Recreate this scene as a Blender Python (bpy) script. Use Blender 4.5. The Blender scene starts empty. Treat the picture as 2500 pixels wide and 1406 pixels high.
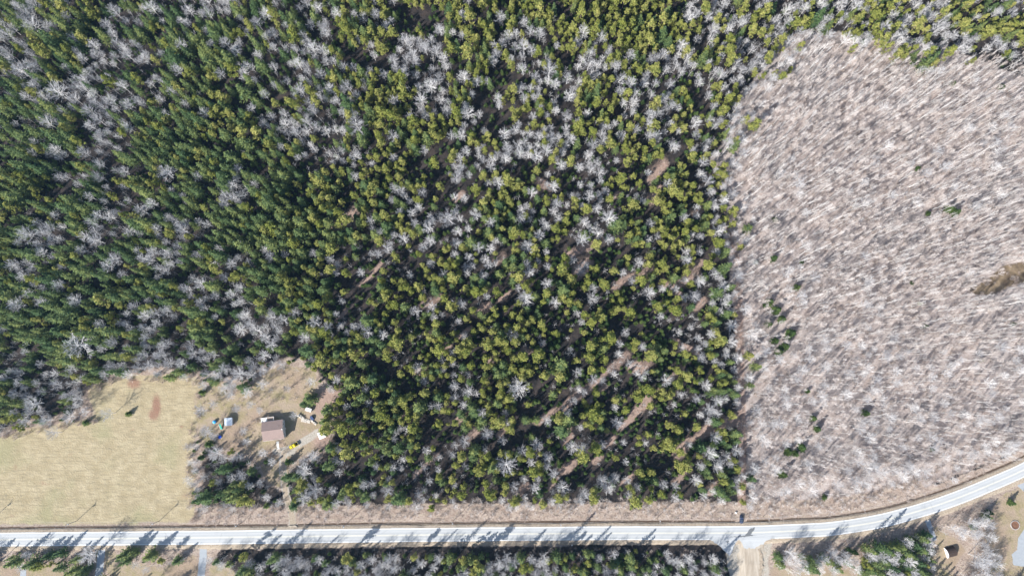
import bpy, math, random
import numpy as np
from mathutils import Vector, Matrix, Euler

random.seed(7)
RNG = np.random.default_rng(7)
scene = bpy.context.scene
COL = scene.collection
R = math.radians

# ------------------------------------------------------------------ camera, sky, sun
CAM_H, FPX, TILT = 390.0, 1667.0, R(7.76)          # metres up, focal length in photo pixels, tilt from straight down
cam_d = bpy.data.cameras.new('camera')
cam_d.sensor_width = 36.0
cam_d.lens = FPX / 2500.0 * 36.0
cam_d.clip_start, cam_d.clip_end = 1.0, 20000.0
cam = bpy.data.objects.new('camera', cam_d)
cam.location = (0, 0, CAM_H)
cam.rotation_euler = (TILT, 0, 0)
COL.objects.link(cam)
scene.camera = cam

SUN_EL = R(33.5)
SHX, SHY = 0.715, 0.70                              # direction in which shadows fall
world = bpy.data.worlds.new('World')
scene.world = world
world.use_nodes = True
wn = world.node_tree.nodes
sky = wn.new('ShaderNodeTexSky')
sky.sky_type = 'NISHITA'
sky.sun_disc = False
sky.sun_elevation = SUN_EL
sky.sun_rotation = math.atan2(-SHX, -SHY)
bg = wn['Background']
bg.inputs['Strength'].default_value = 0.095
world.node_tree.links.new(sky.outputs['Color'], bg.inputs['Color'])
sun_d = bpy.data.lights.new('sun', 'SUN')
sun_d.energy = 5.0
sun_d.angle = R(0.53)
sun_d.color = (1.0, 0.975, 0.93)
sun = bpy.data.objects.new('sun', sun_d)
sun.rotation_euler = Vector((SHX * math.cos(SUN_EL), SHY * math.cos(SUN_EL), -math.sin(SUN_EL))).to_track_quat('-Z', 'Y').to_euler()
COL.objects.link(sun)
scene.view_settings.view_transform = 'Standard'
scene.view_settings.look = 'None'
scene.view_settings.exposure = 1.0
scene.view_settings.gamma = 1.0
scene.cycles.max_bounces = 5
scene.cycles.diffuse_bounces = 3
scene.cycles.use_denoising = True

CT, ST = math.cos(TILT), math.sin(TILT)


def P(px, py, z=0.0):
    """photo pixel -> point on the horizontal plane at height z"""
    u, v = (px - 1250.0) / FPX, (703.0 - py) / FPX
    dx, dy, dz = u, v * CT + ST, v * ST - CT
    t = (z - CAM_H) / dz
    return np.stack([np.asarray(dx * t, float), np.asarray(dy * t, float), np.full(np.shape(dx * t), z)], -1)


def PX(w):
    """world points (n x 3) -> photo pixels (n x 2)"""
    w = np.atleast_2d(w)
    x, y, z = w[:, 0], w[:, 1], w[:, 2] - CAM_H
    yc = y * CT + z * ST
    zc = -y * ST + z * CT
    return np.stack([1250 + FPX * x / -zc, 703 - FPX * yc / -zc], -1)


# ------------------------------------------------------------------ materials
class NT:
    def __init__(s, name, rough=0.9, spec=0.15):
        s.m = bpy.data.materials.new(name)
        s.m.use_nodes = True
        s.t = s.m.node_tree
        s.b = s.t.nodes['Principled BSDF']
        s.b.inputs['Roughness'].default_value = rough
        s.b.inputs['Specular IOR Level'].default_value = spec

    def n(s, kind, **kw):
        nd = s.t.nodes.new(kind)
        for k, v in kw.items():
            if k in nd.inputs:
                s.put(nd.inputs[k], v)
            else:
                setattr(nd, k, v)
        return nd

    def put(s, sock, v):
        if hasattr(v, 'is_output'):
            s.t.links.new(v, sock)
        else:
            sock.default_value = v if not (isinstance(v, tuple) and len(v) == 3 and sock.type == 'RGBA') else (*v, 1)

    def coord(s, kind='Object'):
        return s.t.nodes.new('ShaderNodeTexCoord').outputs[kind]

    def noise(s, scale, detail=3, rough=0.55, vec=None, dist=0.0):
        nd = s.n('ShaderNodeTexNoise')
        nd.inputs['Scale'].default_value = scale
        nd.inputs['Detail'].default_value = detail
        nd.inputs['Roughness'].default_value = rough
        nd.inputs['Distortion'].default_value = dist
        if vec is not None:
            s.t.links.new(vec, nd.inputs['Vector'])
        return nd.outputs['Fac']

    def mix(s, f, a, b, mode='MIX'):
        nd = s.n('ShaderNodeMix', data_type='RGBA', blend_type=mode)
        s.put(nd.inputs[0], f)
        s.put(nd.inputs[6], a)
        s.put(nd.inputs[7], b)
        return nd.outputs[2]

    def ramp(s, f, lo, hi, a=0.0, b=1.0):
        nd = s.n('ShaderNodeMapRange', interpolation_type='SMOOTHSTEP')
        s.put(nd.inputs[0], f)
        for i, v in enumerate((lo, hi, a, b)):
            nd.inputs[1 + i].default_value = v
        return nd.outputs[0]

    def math(s, op, a, b=0.0):
        nd = s.n('ShaderNodeMath', operation=op)
        s.put(nd.inputs[0], a)
        s.put(nd.inputs[1], b)
        return nd.outputs[0]

    def mapping(s, vec, scale, rot=(0, 0, 0)):
        nd = s.n('ShaderNodeMapping')
        s.t.links.new(vec, nd.inputs['Vector'])
        nd.inputs['Scale'].default_value = scale
        nd.inputs['Rotation'].default_value = rot
        return nd.outputs['Vector']

    def attr(s, name):
        return s.n('ShaderNodeAttribute', attribute_name=name).outputs['Fac']

    def rnd(s):
        return s.t.nodes.new('ShaderNodeObjectInfo').outputs['Random']

    def base(s, c):
        s.put(s.b.inputs['Base Color'], c)
        return s

    def bump(s, h, strength=0.5, dist=0.1):
        nd = s.n('ShaderNodeBump')
        nd.inputs['Strength'].default_value = strength
        nd.inputs['Distance'].default_value = dist
        s.t.links.new(h, nd.inputs['Height'])
        s.t.links.new(nd.outputs['Normal'], s.b.inputs['Normal'])
        return s


def plain(name, c, rough=0.7, spec=0.3, var=0.12, scale=2.0, metal=0.0):
    k = NT(name, rough, spec)
    n = k.noise(scale, 4, vec=k.coord())
    k.base(k.mix(n, tuple(x * (1 - var) for x in c), tuple(min(1, x * (1 + var)) for x in c)))
    k.b.inputs['Metallic'].default_value = metal
    return k.m


def leafy(name, a, b, c, trans=0.3):
    """needles: per-tree colour between a and b, clumps tending to c; some light passes through"""
    k = NT(name, 0.75, 0.12)
    oc = k.coord()
    col = k.mix(k.rnd(), a, b)
    col = k.mix(k.ramp(k.noise(0.55, 2, vec=oc), 0.42, 0.68), col, c)
    g = k.noise(3.0, 2, vec=oc)
    col = k.mix(1.0, col, k.mix(g, (0.72, 0.72, 0.72), (1.3, 1.3, 1.3)), 'MULTIPLY')
    k.base(col)
    tr = k.n('ShaderNodeBsdfTranslucent')
    k.t.links.new(col, tr.inputs['Color'])
    mx = k.n('ShaderNodeMixShader')
    mx.inputs[0].default_value = trans
    out = k.t.nodes['Material Output']
    k.t.links.new(k.b.outputs[0], mx.inputs[1])
    k.t.links.new(tr.outputs[0], mx.inputs[2])
    k.t.links.new(mx.outputs[0], out.inputs['Surface'])
    return k.m


def barky(name, a, b, dark):
    k = NT(name, 0.85, 0.12)
    oc = k.coord()
    col = k.mix(k.rnd(), a, b)
    col = k.mix(k.ramp(k.noise(1.6, 3, vec=oc), 0.5, 0.75), col, dark)
    k.base(col)
    return k.m


# ------------------------------------------------------------------ mesh helpers
def mesh_np(name, verts, quads=None, tris=None, mats=(), midx=None, smooth=False):
    verts = np.asarray(verts, np.float32).reshape(-1, 3)
    loops, starts, totals = [], [], []
    off = 0
    for arr, n in ((quads, 4), (tris, 3)):
        if arr is None or len(arr) == 0:
            continue
        arr = np.asarray(arr, np.int32).reshape(-1, n)
        loops.append(arr.ravel())
        starts.append(off + np.arange(len(arr), dtype=np.int32) * n)
        totals.append(np.full(len(arr), n, np.int32))
        off += arr.size
    me = bpy.data.meshes.new(name)
    me.vertices.add(len(verts))
    me.vertices.foreach_set('co', verts.ravel())
    loops, starts, totals = np.concatenate(loops), np.concatenate(starts), np.concatenate(totals)
    me.loops.add(len(loops))
    me.loops.foreach_set('vertex_index', loops)
    me.polygons.add(len(starts))
    me.polygons.foreach_set('loop_start', starts)
    me.polygons.foreach_set('loop_total', totals)
    for m in mats:
        me.materials.append(m)
    if midx is not None:
        me.polygons.foreach_set('material_index', np.asarray(midx, np.int32))
    if smooth:
        me.polygons.foreach_set('use_smooth', np.ones(len(starts), bool))
    me.update(calc_edges=True)
    return me


def link(name, me, parent=None, loc=(0, 0, 0), rz=0.0):
    o = bpy.data.objects.new(name, me)
    o.location = loc
    o.rotation_euler = (0, 0, rz)
    if parent is not None:
        o.parent = parent
    COL.objects.link(o)
    return o


def tag(o, label=None, cat=None, group=None, kind=None):
    for k, v in (('label', label), ('category', cat), ('group', group), ('kind', kind)):
        if v:
            o[k] = v
    return o


class MB:
    """collects plain solids; build() links them as ONE mesh object"""
    def __init__(s):
        s.v, s.f = [], []

    def add(s, vs, fs):
        o = len(s.v)
        s.v += [tuple(map(float, v)) for v in vs]
        s.f += [tuple(i + o for i in f) for f in fs]
        return s

    def box(s, x0, x1, y0, y1, z0, z1):
        return s.add([(x0, y0, z0), (x1, y0, z0), (x1, y1, z0), (x0, y1, z0), (x0, y0, z1), (x1, y0, z1), (x1, y1, z1), (x0, y1, z1)],
                     [(3, 2, 1, 0), (4, 5, 6, 7), (0, 1, 5, 4), (1, 2, 6, 5), (2, 3, 7, 6), (3, 0, 4, 7)])

    def obox(s, c, d, rz, z0, z1):
        ca, sa = math.cos(rz), math.sin(rz)
        q = [(c[0] + x * ca - y * sa, c[1] + x * sa + y * ca) for x, y in ((-d[0] / 2, -d[1] / 2), (d[0] / 2, -d[1] / 2), (d[0] / 2, d[1] / 2), (-d[0] / 2, d[1] / 2))]
        return s.prism(q, z0, z1)

    def prism(s, poly, z0, z1):
        n = len(poly)
        vs = [(x, y, z0) for x, y in poly] + [(x, y, z1) for x, y in poly]
        return s.add(vs, [tuple(range(n))[::-1], tuple(range(n, 2 * n))] + [(i, (i + 1) % n, n + (i + 1) % n, n + i) for i in range(n)])

    def loft(s, secs, cap=True):
        """sections: list of equal-length rings of 3-D points"""
        n = len(secs[0])
        vs = [p for r in secs for p in r]
        fs = []
        for k in range(len(secs) - 1):
            for i in range(n):
                j = (i + 1) % n
                fs.append((k * n + i, k * n + j, (k + 1) * n + j, (k + 1) * n + i))
        if cap:
            fs += [tuple(range(n))[::-1], tuple(range((len(secs) - 1) * n, len(secs) * n))]
        return s.add(vs, fs)

    def tube(s, p0, p1, r0, r1=None, n=8):
        r1 = r0 if r1 is None else r1
        p0, p1 = Vector(p0), Vector(p1)
        q = (p1 - p0).to_track_quat('Z', 'Y').to_matrix()
        ring = lambda p, r: [tuple(p + q @ Vector((math.cos(2 * math.pi * i / n) * r, math.sin(2 * math.pi * i / n) * r, 0))) for i in range(n)]
        return s.loft([ring(p0, r0), ring(p1, r1)])

    def lathe(s, prof, n=16, c=(0, 0)):
        return s.loft([[(c[0] + r * math.cos(2 * math.pi * i / n), c[1] + r * math.sin(2 * math.pi * i / n), z) for i in range(n)] for r, z in prof])

    def build(s, name, mat, parent=None, loc=(0, 0, 0), rz=0.0, bevel=0.0, smooth=False):
        me = bpy.data.meshes.new(name)
        me.from_pydata(s.v, [], s.f)
        me.materials.append(mat)
        if smooth:
            me.polygons.foreach_set('use_smooth', np.ones(len(me.polygons), bool))
        me.update()
        o = link(name, me, parent, loc, rz)
        if bevel:
            b = o.modifiers.new('bevel', 'BEVEL')
            b.width, b.segments = bevel, 2
        return o


def empty(name, loc, rz=0.0):
    o = bpy.data.objects.new(name, None)
    o.location, o.rotation_euler = loc, (0, 0, rz)
    COL.objects.link(o)
    return o


def copy_tree(o, parent=None):
    c = o.copy()
    COL.objects.link(c)
    c.parent = parent
    for ch in list(o.children):
        copy_tree(ch, c)
    return c


# ------------------------------------------------------------------ polygons and strips
def inside(pts, poly):
    x, y = pts[:, 0], pts[:, 1]
    r = np.zeros(len(pts), bool)
    n = len(poly)
    for i in range(n):
        x0, y0 = poly[i]
        x1, y1 = poly[(i + 1) % n]
        if y0 == y1:
            continue
        r ^= ((y0 > y) != (y1 > y)) & (x < (x1 - x0) * (y - y0) / (y1 - y0) + x0)
    return r


def seg_dist(pts, line):
    d = np.full(len(pts), 1e9)
    line = np.asarray(line, float)
    for a, b in zip(line[:-1], line[1:]):
        ab = b - a
        t = np.clip(((pts - a) @ ab) / max(1e-9, ab @ ab), 0, 1)
        d = np.minimum(d, np.hypot(*(pts - (a + t[:, None] * ab)).T))
    return d


def smooth_line(pts, step=2.0):
    """Catmull-Rom through 2-D points, resampled"""
    p = np.asarray(pts, float)
    p = np.vstack([2 * p[0] - p[1], p, 2 * p[-1] - p[-2]])
    out = []
    for i in range(1, len(p) - 2):
        n = max(2, int(np.hypot(*(p[i + 1] - p[i])) / step))
        t = np.linspace(0, 1, n, endpoint=False)[:, None]
        out.append(0.5 * (2 * p[i] + (p[i + 1] - p[i - 1]) * t + (2 * p[i - 1] - 5 * p[i] + 4 * p[i + 1] - p[i + 2]) * t ** 2 + (3 * p[i] - p[i - 1] - 3 * p[i + 1] + p[i + 2]) * t ** 3))
    return np.vstack(out + [p[-2:-1]])


def normals2(line):
    t = np.gradient(line, axis=0)
    t /= np.linalg.norm(t, axis=1)[:, None]
    return np.stack([-t[:, 1], t[:, 0]], -1)


def strip(name, line, offs, zs, mat, jitter=None):
    """sheet along a 2-D line: columns at lateral offsets (metres, + = left of travel) with heights"""
    nrm = normals2(line)
    n, k = len(line), len(offs)
    V = np.zeros((n, k, 3))
    for j in range(k):
        o = np.full(n, float(offs[j]))
        if jitter and jitter[j]:
            w = np.convolve(RNG.normal(0, 1, n + 6), np.ones(7) / 7 ** 0.5, 'valid')[:n] * 0.7 + RNG.normal(0, 0.5, n)
            o += w * jitter[j]
        V[:, j, :2] = line + nrm * o[:, None]
        V[:, j, 2] = zs[j]
    idx = np.arange(n * k).reshape(n, k)
    q = np.stack([idx[:-1, :-1], idx[1:, :-1], idx[1:, 1:], idx[:-1, 1:]], -1).reshape(-1, 4)[:, ::-1]
    return link(name, mesh_np(name, V, quads=q, mats=[mat]))


def patch(name, pxpoly, z, mat, jit=0.25, step=1.0):
    """flat sheet with an uneven outline, from an outline on the ground"""
    w = [P(x, y, z)[:2] for x, y in pxpoly]
    w.append(w[0])
    pts = []
    for a, b in zip(w[:-1], w[1:]):
        n = max(1, int(np.hypot(*(b - a)) / step))
        for i in range(n):
            pts.append(a + (b - a) * i / n + RNG.normal(0, jit, 2))
    me = bpy.data.meshes.new(name)
    me.from_pydata([(p[0], p[1], z) for p in pts], [], [tuple(range(len(pts)))])
    if me.polygons[0].normal.z < 0:
        me.flip_normals()
    me.materials.append(mat)
    me.update()
    return link(name, me)


# ------------------------------------------------------------------ layout of the place (photo pixels)
ROAD_PX = [(-420, 1321), (-150, 1319), (0, 1316.5), (250, 1314), (500, 1311.5), (740, 1308.5), (980, 1305.5), (1220, 1303), (1440, 1301), (1600, 1300.6), (1740, 1300.5), (1840, 1299.2),
           (1900, 1297), (1970, 1293.8), (2034, 1289.5), (2140, 1273), (2236, 1248.5), (2332, 1217), (2428, 1178), (2500, 1146), (2640, 1076), (2800, 990), (2990, 880)]
RZ = 0.5
ROAD = smooth_line([P(x, y, RZ)[:2] for x, y in ROAD_PX], 1.0)
FIELD = [(-300, 1090), (0, 1072), (60, 1045), (140, 1035), (235, 1022), (225, 985), (205, 950), (260, 930), (330, 915), (430, 918), (490, 925), (505, 945), (488, 1000), (478, 1060),
         (468, 1100), (476, 1180), (474, 1275), (-300, 1284)]
LAWN = [(470, 960), (540, 930), (600, 960), (640, 915), (690, 890), (770, 905), (778, 945), (745, 975), (735, 995), (790, 955), (822, 965), (800, 1010), (775, 1035), (790, 1055), (812, 1075), (790, 1095),
        (745, 1110), (715, 1125), (700, 1150), (690, 1190), (650, 1180), (640, 1140), (610, 1110), (560, 1095), (490, 1085)]
YARDS = [[(-300, 1362), (0, 1372), (60, 1390), (90, 1374), (150, 1380), (165, 1420), (-300, 1700)],
         [(215, 1360), (275, 1325), (290, 1370), (400, 1385), (485, 1350), (485, 1420), (220, 1420), (165, 1600), (520, 1600)],
         [(512, 1372), (560, 1380), (590, 1420), (600, 1600), (505, 1600)],
         [(1880, 1378), (1920, 1392), (2000, 1384), (2090, 1386), (2110, 1410), (2150, 1500), (1880, 1500)],
         [(2268, 1280), (2286, 1262), (2285, 1290), (2262, 1310), (2270, 1406), (2300, 1450), (2340, 1450), (2330, 1380), (2360, 1340), (2330, 1310), (2300, 1300)],
         [(2400, 1300), (2420, 1235), (2450, 1205), (2500, 1188), (2560, 1180), (2560, 1420), (2410, 1420), (2430, 1350), (2405, 1320)]]
TRACKS = [([(1380, 990), (1430, 955), (1480, 915), (1530, 868)], 9), ([(1510, 1045), (1545, 1015), (1580, 975)], 11), ([(1655, 1105), (1690, 1072), (1740, 1042), (1795, 1025)], 12),
          ([(1802, 700), (1808, 900), (1812, 1060), (1812, 1180), (1810, 1262)], 8), ([(1560, 905), (1590, 880)], 9), ([(1440, 640), (1400, 660)], 9), ([(1010, 1160), (1060, 1110)], 6),
          ([(1590, 440), (1620, 400)], 11), ([(1585, 490), (1605, 455)], 9), ([(1500, 700), (1560, 672), (1590, 655)], 10), ([(1640, 700), (1700, 670)], 11), ([(1040, 745), (1075, 730)], 10),
          ([(1165, 765), (1190, 745)], 9), ([(820, 545), (865, 525)], 17), ([(1240, 880), (1280, 850)], 6), ([(1380, 625), (1440, 600)], 9), ([(860, 745), (820, 785)], 4), ([(1310, 1030), (1360, 1000)], 7),
          ([(1020, 915), (1040, 905)], 10), ([(1540, 900), (1560, 888)], 8), ([(1110, 830), (1150, 800)], 5), ([(1620, 690), (1660, 720)], 8), ([(1700, 860), (1640, 830)], 6), ([(770, 1000), (820, 970)], 12),
          ([(860, 1240), (1790, 1246)], 5), ([(1770, 560), (1800, 640)], 7), ([(1310, 440), (1340, 460)], 8), ([(930, 640), (900, 680)], 5)] + \
         [([(x - d, y + d * .9), (x + d, y - d * .9)], w) for x, y, d, w in ((1630, 932, 18, 7), (1458, 961, 22, 6), (1378, 1055, 9, 8), (1486, 1080, 11, 7), (1393, 1140, 12, 7), (1666, 1160, 14, 10), (1532, 1171, 10, 6), (790, 769, 6, 5), (888, 688, 8, 6), (1092, 854, 7, 6),
          (946, 854, 9, 5), (1232, 724, 9, 6), (1219, 632, 9, 7), (1416, 675, 14, 6), (1707, 517, 8, 8), (1699, 649, 10, 8), (1707, 741, 9, 8), (1128, 1017, 9, 7), (1153, 1061, 10, 7), (1225, 1054, 10, 5), (1192, 1061, 6, 6), (1327, 1021, 12, 6),
          (1383, 1071, 9, 8), (1278, 1193, 10, 7), (1384, 1142, 9, 8), (1349, 1178, 11, 7), (1060, 1120, 8, 7), (990, 1010, 6, 6), (1460, 1120, 8, 6), (1745, 1190, 12, 8), (1500, 480, 8, 6), (1120, 480, 9, 6), (1290, 860, 8, 6), (1200, 880, 7, 6))]
THICKET = [(1985, 70), (1900, 100), (1860, 170), (1800, 250), (1775, 340), (1730, 390), (1765, 470), (1785, 560), (1780, 650), (1795, 800), (1812, 950), (1822, 1100), (1824, 1262), (1960, 1256), (2060, 1242), (2160, 1220),
           (2260, 1190), (2360, 1150), (2440, 1120), (2520, 1082), (2700, 980), (2900, 850), (2900, 240), (2500, 190), (2400, 150), (2300, 110), (2150, 95)]
GLADE = [(2350, 715), (2390, 690), (2425, 672), (2440, 652), (2500, 636), (2620, 610), (2620, 680), (2500, 690), (2460, 700), (2420, 722)]
DRIVE = [(714, 1290), (714, 1268), (712, 1250), (700, 1215), (694, 1180), (690, 1145), (690, 1118), (694, 1102), (715, 1092), (735, 1080), (760, 1066), (775, 1056)]

K = NT('ground_soil', 0.95, 0.08)
oc = K.coord()
nA, nB, nC, nD = K.noise(0.03, 4, vec=oc), K.noise(0.18, 5, 0.62, vec=oc), K.noise(1.1, 4, 0.65, vec=oc), K.noise(0.6, 3, 0.6, vec=K.mapping(oc, (0.25, 1.6, 1), (0, 0, 0.06)))


def edge(mask, amp=0.75):
    s = K.math('ADD', mask, K.math('MULTIPLY', K.math('SUBTRACT', nB, 0.5), amp))
    return K.ramp(s, 0.36, 0.62)


floor_c = K.mix(K.ramp(nB, 0.35, 0.65), (0.020, 0.019, 0.020), (0.055, 0.044, 0.040))  # near-black floor: shade between the crowns is put into this colour
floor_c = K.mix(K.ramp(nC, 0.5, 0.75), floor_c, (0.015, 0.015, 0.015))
wood_c = K.mix(K.ramp(nB, 0.3, 0.7), (0.265, 0.215, 0.19), (0.42, 0.36, 0.33))
wood_c = K.mix(K.math('MULTIPLY', K.ramp(nA, 0.45, 0.65), 0.5), wood_c, (0.23, 0.215, 0.21))
wood_c = K.mix(K.ramp(nC, 0.52, 0.72), wood_c, (0.155, 0.12, 0.105))
straw = K.mix(K.ramp(nB, 0.3, 0.72), (0.30, 0.245, 0.15), (0.40, 0.335, 0.22))
straw = K.mix(K.ramp(nD, 0.42, 0.75), straw, (0.25, 0.21, 0.135))
straw = K.mix(K.math('MULTIPLY', K.ramp(nA, 0.5, 0.66), 0.6), straw, (0.245, 0.235, 0.13))
straw = K.mix(K.ramp(nC, 0.55, 0.8), straw, (0.43, 0.365, 0.265))
lawn_c = K.mix(K.ramp(nB, 0.38, 0.66), (0.31, 0.245, 0.18), (0.245, 0.21, 0.115))
lawn_c = K.mix(K.math('MULTIPLY', K.ramp(nA, 0.46, 0.6), 0.7), lawn_c, (0.28, 0.205, 0.155))
lawn_c = K.mix(K.ramp(nC, 0.5, 0.78), lawn_c, (0.35, 0.28, 0.205))
verge_c = K.mix(K.ramp(nB, 0.3, 0.7), (0.275, 0.215, 0.175), (0.39, 0.32, 0.27))
verge_c = K.mix(K.ramp(nC, 0.42, 0.7), verge_c, (0.17, 0.12, 0.095))
verge_c = K.mix(K.ramp(nD, 0.5, 0.75), verge_c, (0.40, 0.335, 0.26))
gravel = K.mix(K.ramp(nC, 0.3, 0.7), (0.30, 0.27, 0.225), (0.41, 0.37, 0.32))
glade_c = K.mix(K.ramp(nB, .35, .75), (0.10, 0.072, 0.048), (0.25, 0.19, 0.125))
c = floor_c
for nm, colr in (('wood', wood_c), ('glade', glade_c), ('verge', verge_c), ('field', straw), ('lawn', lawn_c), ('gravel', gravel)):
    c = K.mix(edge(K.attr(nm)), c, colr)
soil_f = K.ramp(K.math('ADD', K.attr('soil'), K.math('ADD', K.math('MULTIPLY', K.math('SUBTRACT', nB, 0.5), 1.0), K.math('MULTIPLY', K.math('SUBTRACT', nC, 0.5), 0.7))), 0.15, 0.95)
c = K.mix(soil_f, c, K.mix(nC, (0.20, 0.135, 0.105), (0.40, 0.295, 0.245)))
c = K.mix(K.ramp(K.math('ADD', K.attr('dug'), K.math('MULTIPLY', K.math('SUBTRACT', nC, 0.5), 1.3)), 0.05, 1.15), c, K.mix(nC, (0.19, 0.10, 0.068), (0.29, 0.175, 0.125)))
c = K.mix(edge(K.attr('ditch_band'), 1.1), c, K.mix(nC, (0.04, 0.028, 0.02), (0.13, 0.09, 0.065)))
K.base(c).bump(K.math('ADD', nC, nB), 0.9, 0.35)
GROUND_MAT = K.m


def axis(lo, hi, step):
    core = np.arange(lo, hi + step / 2, step)
    far = np.array([12, 30, 70, 160, 400, 1000, 2500, 6000.0])
    return np.concatenate([lo - far[::-1], core, hi + far])


gx, gy = axis(-350, 350, 0.9), axis(-135, 265, 0.9)
GX, GY = np.meshgrid(gx, gy)
gw = np.stack([GX.ravel(), GY.ravel()], -1)
gpx = PX(np.column_stack([gw, np.zeros(len(gw))]))
sh = GX.shape


def blur(m, k=3):
    m = m.reshape(sh).astype(float)
    for ax in (0, 1):
        ker = np.ones(k) / k
        pad = np.pad(m, [(k // 2, k // 2) if a == ax else (0, 0) for a in (0, 1)], 'edge')
        cs = np.cumsum(np.insert(pad, 0, 0, axis=ax), axis=ax)
        m = (np.take(cs, range(k, cs.shape[ax]), ax) - np.take(cs, range(0, cs.shape[ax] - k), ax)) / k
    return m.ravel()


core = (np.abs(gw[:, 0]) < 420) & (gw[:, 1] > -220) & (gw[:, 1] < 320)
rd = np.full(len(gw), 1e9)
rd[core] = seg_dist(gw[core], ROAD[::6])
road_y = np.interp(gw[:, 0], ROAD[:, 0], ROAD[:, 1])
north = gw[:, 1] > road_y
M = {k: np.zeros(len(gw)) for k in ('wood', 'verge', 'field', 'lawn', 'gravel', 'soil', 'ditch_band', 'glade', 'dug')}
M['wood'] = blur(inside(gpx, THICKET) & core, 9)
M['verge'] = blur(((rd < 16) & north & (gpx[:, 0] > 462) & (gpx[:, 0] < 2250)) | ((rd < np.where(north, 10, 6.4)) & core) | (core & ~north & ((gpx[:, 0] > 1872) | (gpx[:, 0] < 530))), 5)
M['field'] = blur(inside(gpx, FIELD) & core, 9)
M['glade'] = blur(inside(gpx, GLADE) & core, 7)
lw = inside(gpx, LAWN)
for q in YARDS:
    lw |= inside(gpx, q)
M['lawn'] = blur(lw, 7)
M['verge'] = np.maximum(M['verge'], np.clip(2.0 * blur(inside(gpx, LAWN + []) | inside(gpx, FIELD), 21), 0, 1) * core)
tr = np.zeros(len(gw))
for line, wd in TRACKS:
    d = seg_dist(gpx, line)
    tr = np.maximum(tr, np.clip(1.4 - d / (wd * 1.35), 0, 1))
tr[inside(gpx, LAWN) & (gpx[:, 0] < 770)] = 0
M['soil'] = np.where(gpx[:, 1] < 1235, np.minimum(tr, 0.85), 0)
for cx, cy, ax, ay in ((803, 972, 32, 17), (790, 1080, 20, 14), (2478, 1281, 9, 10)):
    M['soil'] = np.maximum(M['soil'], np.clip(1.75 - np.hypot((gpx[:, 0] - cx) / ax, (gpx[:, 1] - cy) / ay), 0, 1))
for cx, cy, ax, ay, am in ((382, 992, 9, 24, 1), (375, 1012, 11, 12, .9), (327, 936, 14, 11, .9), (38, 1140, 5, 6, .45), (104, 1177, 8, 3, .5), (110, 1181, 10, 2, .5), (443, 1041, 4, 3, .8), (372, 1016, 3, 4, 1), (450, 1210, 7, 6, .4), (325, 1048, 5, 2, .5), (30, 1258, 6, 4, .4), (172, 1108, 5, 5, .3)):
    M['dug'] = np.maximum(M['dug'], am * np.clip(1.7 - np.hypot((gpx[:, 0] - cx) / ax, (gpx[:, 1] - cy) / ay), 0, 1))
M['gravel'] = np.maximum(np.clip(1.5 - seg_dist(gpx, DRIVE) / 9, 0, 1), np.clip(1.6 - np.hypot((gpx[:, 0] - 692) / 26, (gpx[:, 1] - 1102) / 10), 0, 1))
M['gravel'] = np.maximum(M['gravel'], blur(inside(gpx, [(1755, 1310), (1890, 1310), (1880, 1340), (1874, 1380), (1880, 1450), (1870, 1700), (1780, 1700), (1788, 1450), (1776, 1380), (1772, 1345)]), 5))
M['ditch_band'] = np.where(north, np.clip(1.35 - np.abs(rd - 5.9) / 0.85, 0, 1), 0.0)  # darker ground band along the foot of the north shoulder
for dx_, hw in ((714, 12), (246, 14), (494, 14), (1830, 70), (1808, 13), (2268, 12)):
    M['ditch_band'][(np.abs(gpx[:, 0] - dx_) < hw) & ((dx_ in (714, 1808)) == north)] = 0
idx = np.arange(len(gw)).reshape(sh)
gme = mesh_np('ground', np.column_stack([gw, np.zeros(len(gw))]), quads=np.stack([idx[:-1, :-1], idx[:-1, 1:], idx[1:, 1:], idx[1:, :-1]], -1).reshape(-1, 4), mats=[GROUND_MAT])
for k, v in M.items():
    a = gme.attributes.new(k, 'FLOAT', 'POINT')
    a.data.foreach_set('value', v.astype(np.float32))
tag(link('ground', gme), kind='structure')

# ------------------------------------------------------------------ road
k = NT('old_asphalt', 0.8, 0.25)
oc = k.coord()
wear = k.noise(0.5, 4, vec=k.mapping(oc, (0.05, 1.2, 1)))
fine = k.noise(6, 3, vec=oc)
col = k.mix(wear, (0.38, 0.39, 0.395), (0.53, 0.535, 0.53))
a_ = k.attr('lane')
col = k.mix(k.math('MULTIPLY', a_, 0.55), col, (0.27, 0.28, 0.29))
col = k.mix(k.ramp(k.noise(0.09, 4, 0.6, vec=oc), 0.52, 0.7, 0, .5), col, (0.30, 0.31, 0.32))
col = k.mix(k.ramp(fine, 0.45, 0.7), col, (0.33, 0.34, 0.35))
vor = k.n('ShaderNodeTexVoronoi', feature='DISTANCE_TO_EDGE')
k.t.links.new(k.mapping(oc, (0.05, 0.12, 1)), vor.inputs['Vector'])
vor.inputs['Scale'].default_value = 1.0
col = k.mix(k.ramp(vor.outputs['Distance'], 0.0, 0.010, 0.4, 0.0), col, (0.20, 0.21, 0.22))
k.base(col).bump(fine, 0.15, 0.02)
ASPHALT = k.m
WHITE_LINE = plain('road_paint_white', (0.82, 0.82, 0.80), 0.6, 0.3, 0.1, 3)
YELLOW_LINE = plain('road_paint_yellow', (0.66, 0.61, 0.46), 0.6, 0.3, 0.18, 1.0)
DARK_ASPHALT = plain('fresh_asphalt', (0.13, 0.135, 0.14), 0.85, 0.2, 0.25, 1.5)
k = NT('shoulder_gravel', 0.95, 0.1)
oc = k.coord()
k.base(k.mix(k.ramp(k.noise(1.5, 5, 0.7, vec=oc), 0.35, 0.68), (0.25, 0.20, 0.15), (0.41, 0.345, 0.27))).bump(k.noise(5, 3, vec=oc), 0.6, 0.08)
SHOULDER = k.m
k = NT('pale_drive_asphalt', 0.85, 0.2)
oc = k.coord()
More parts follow.
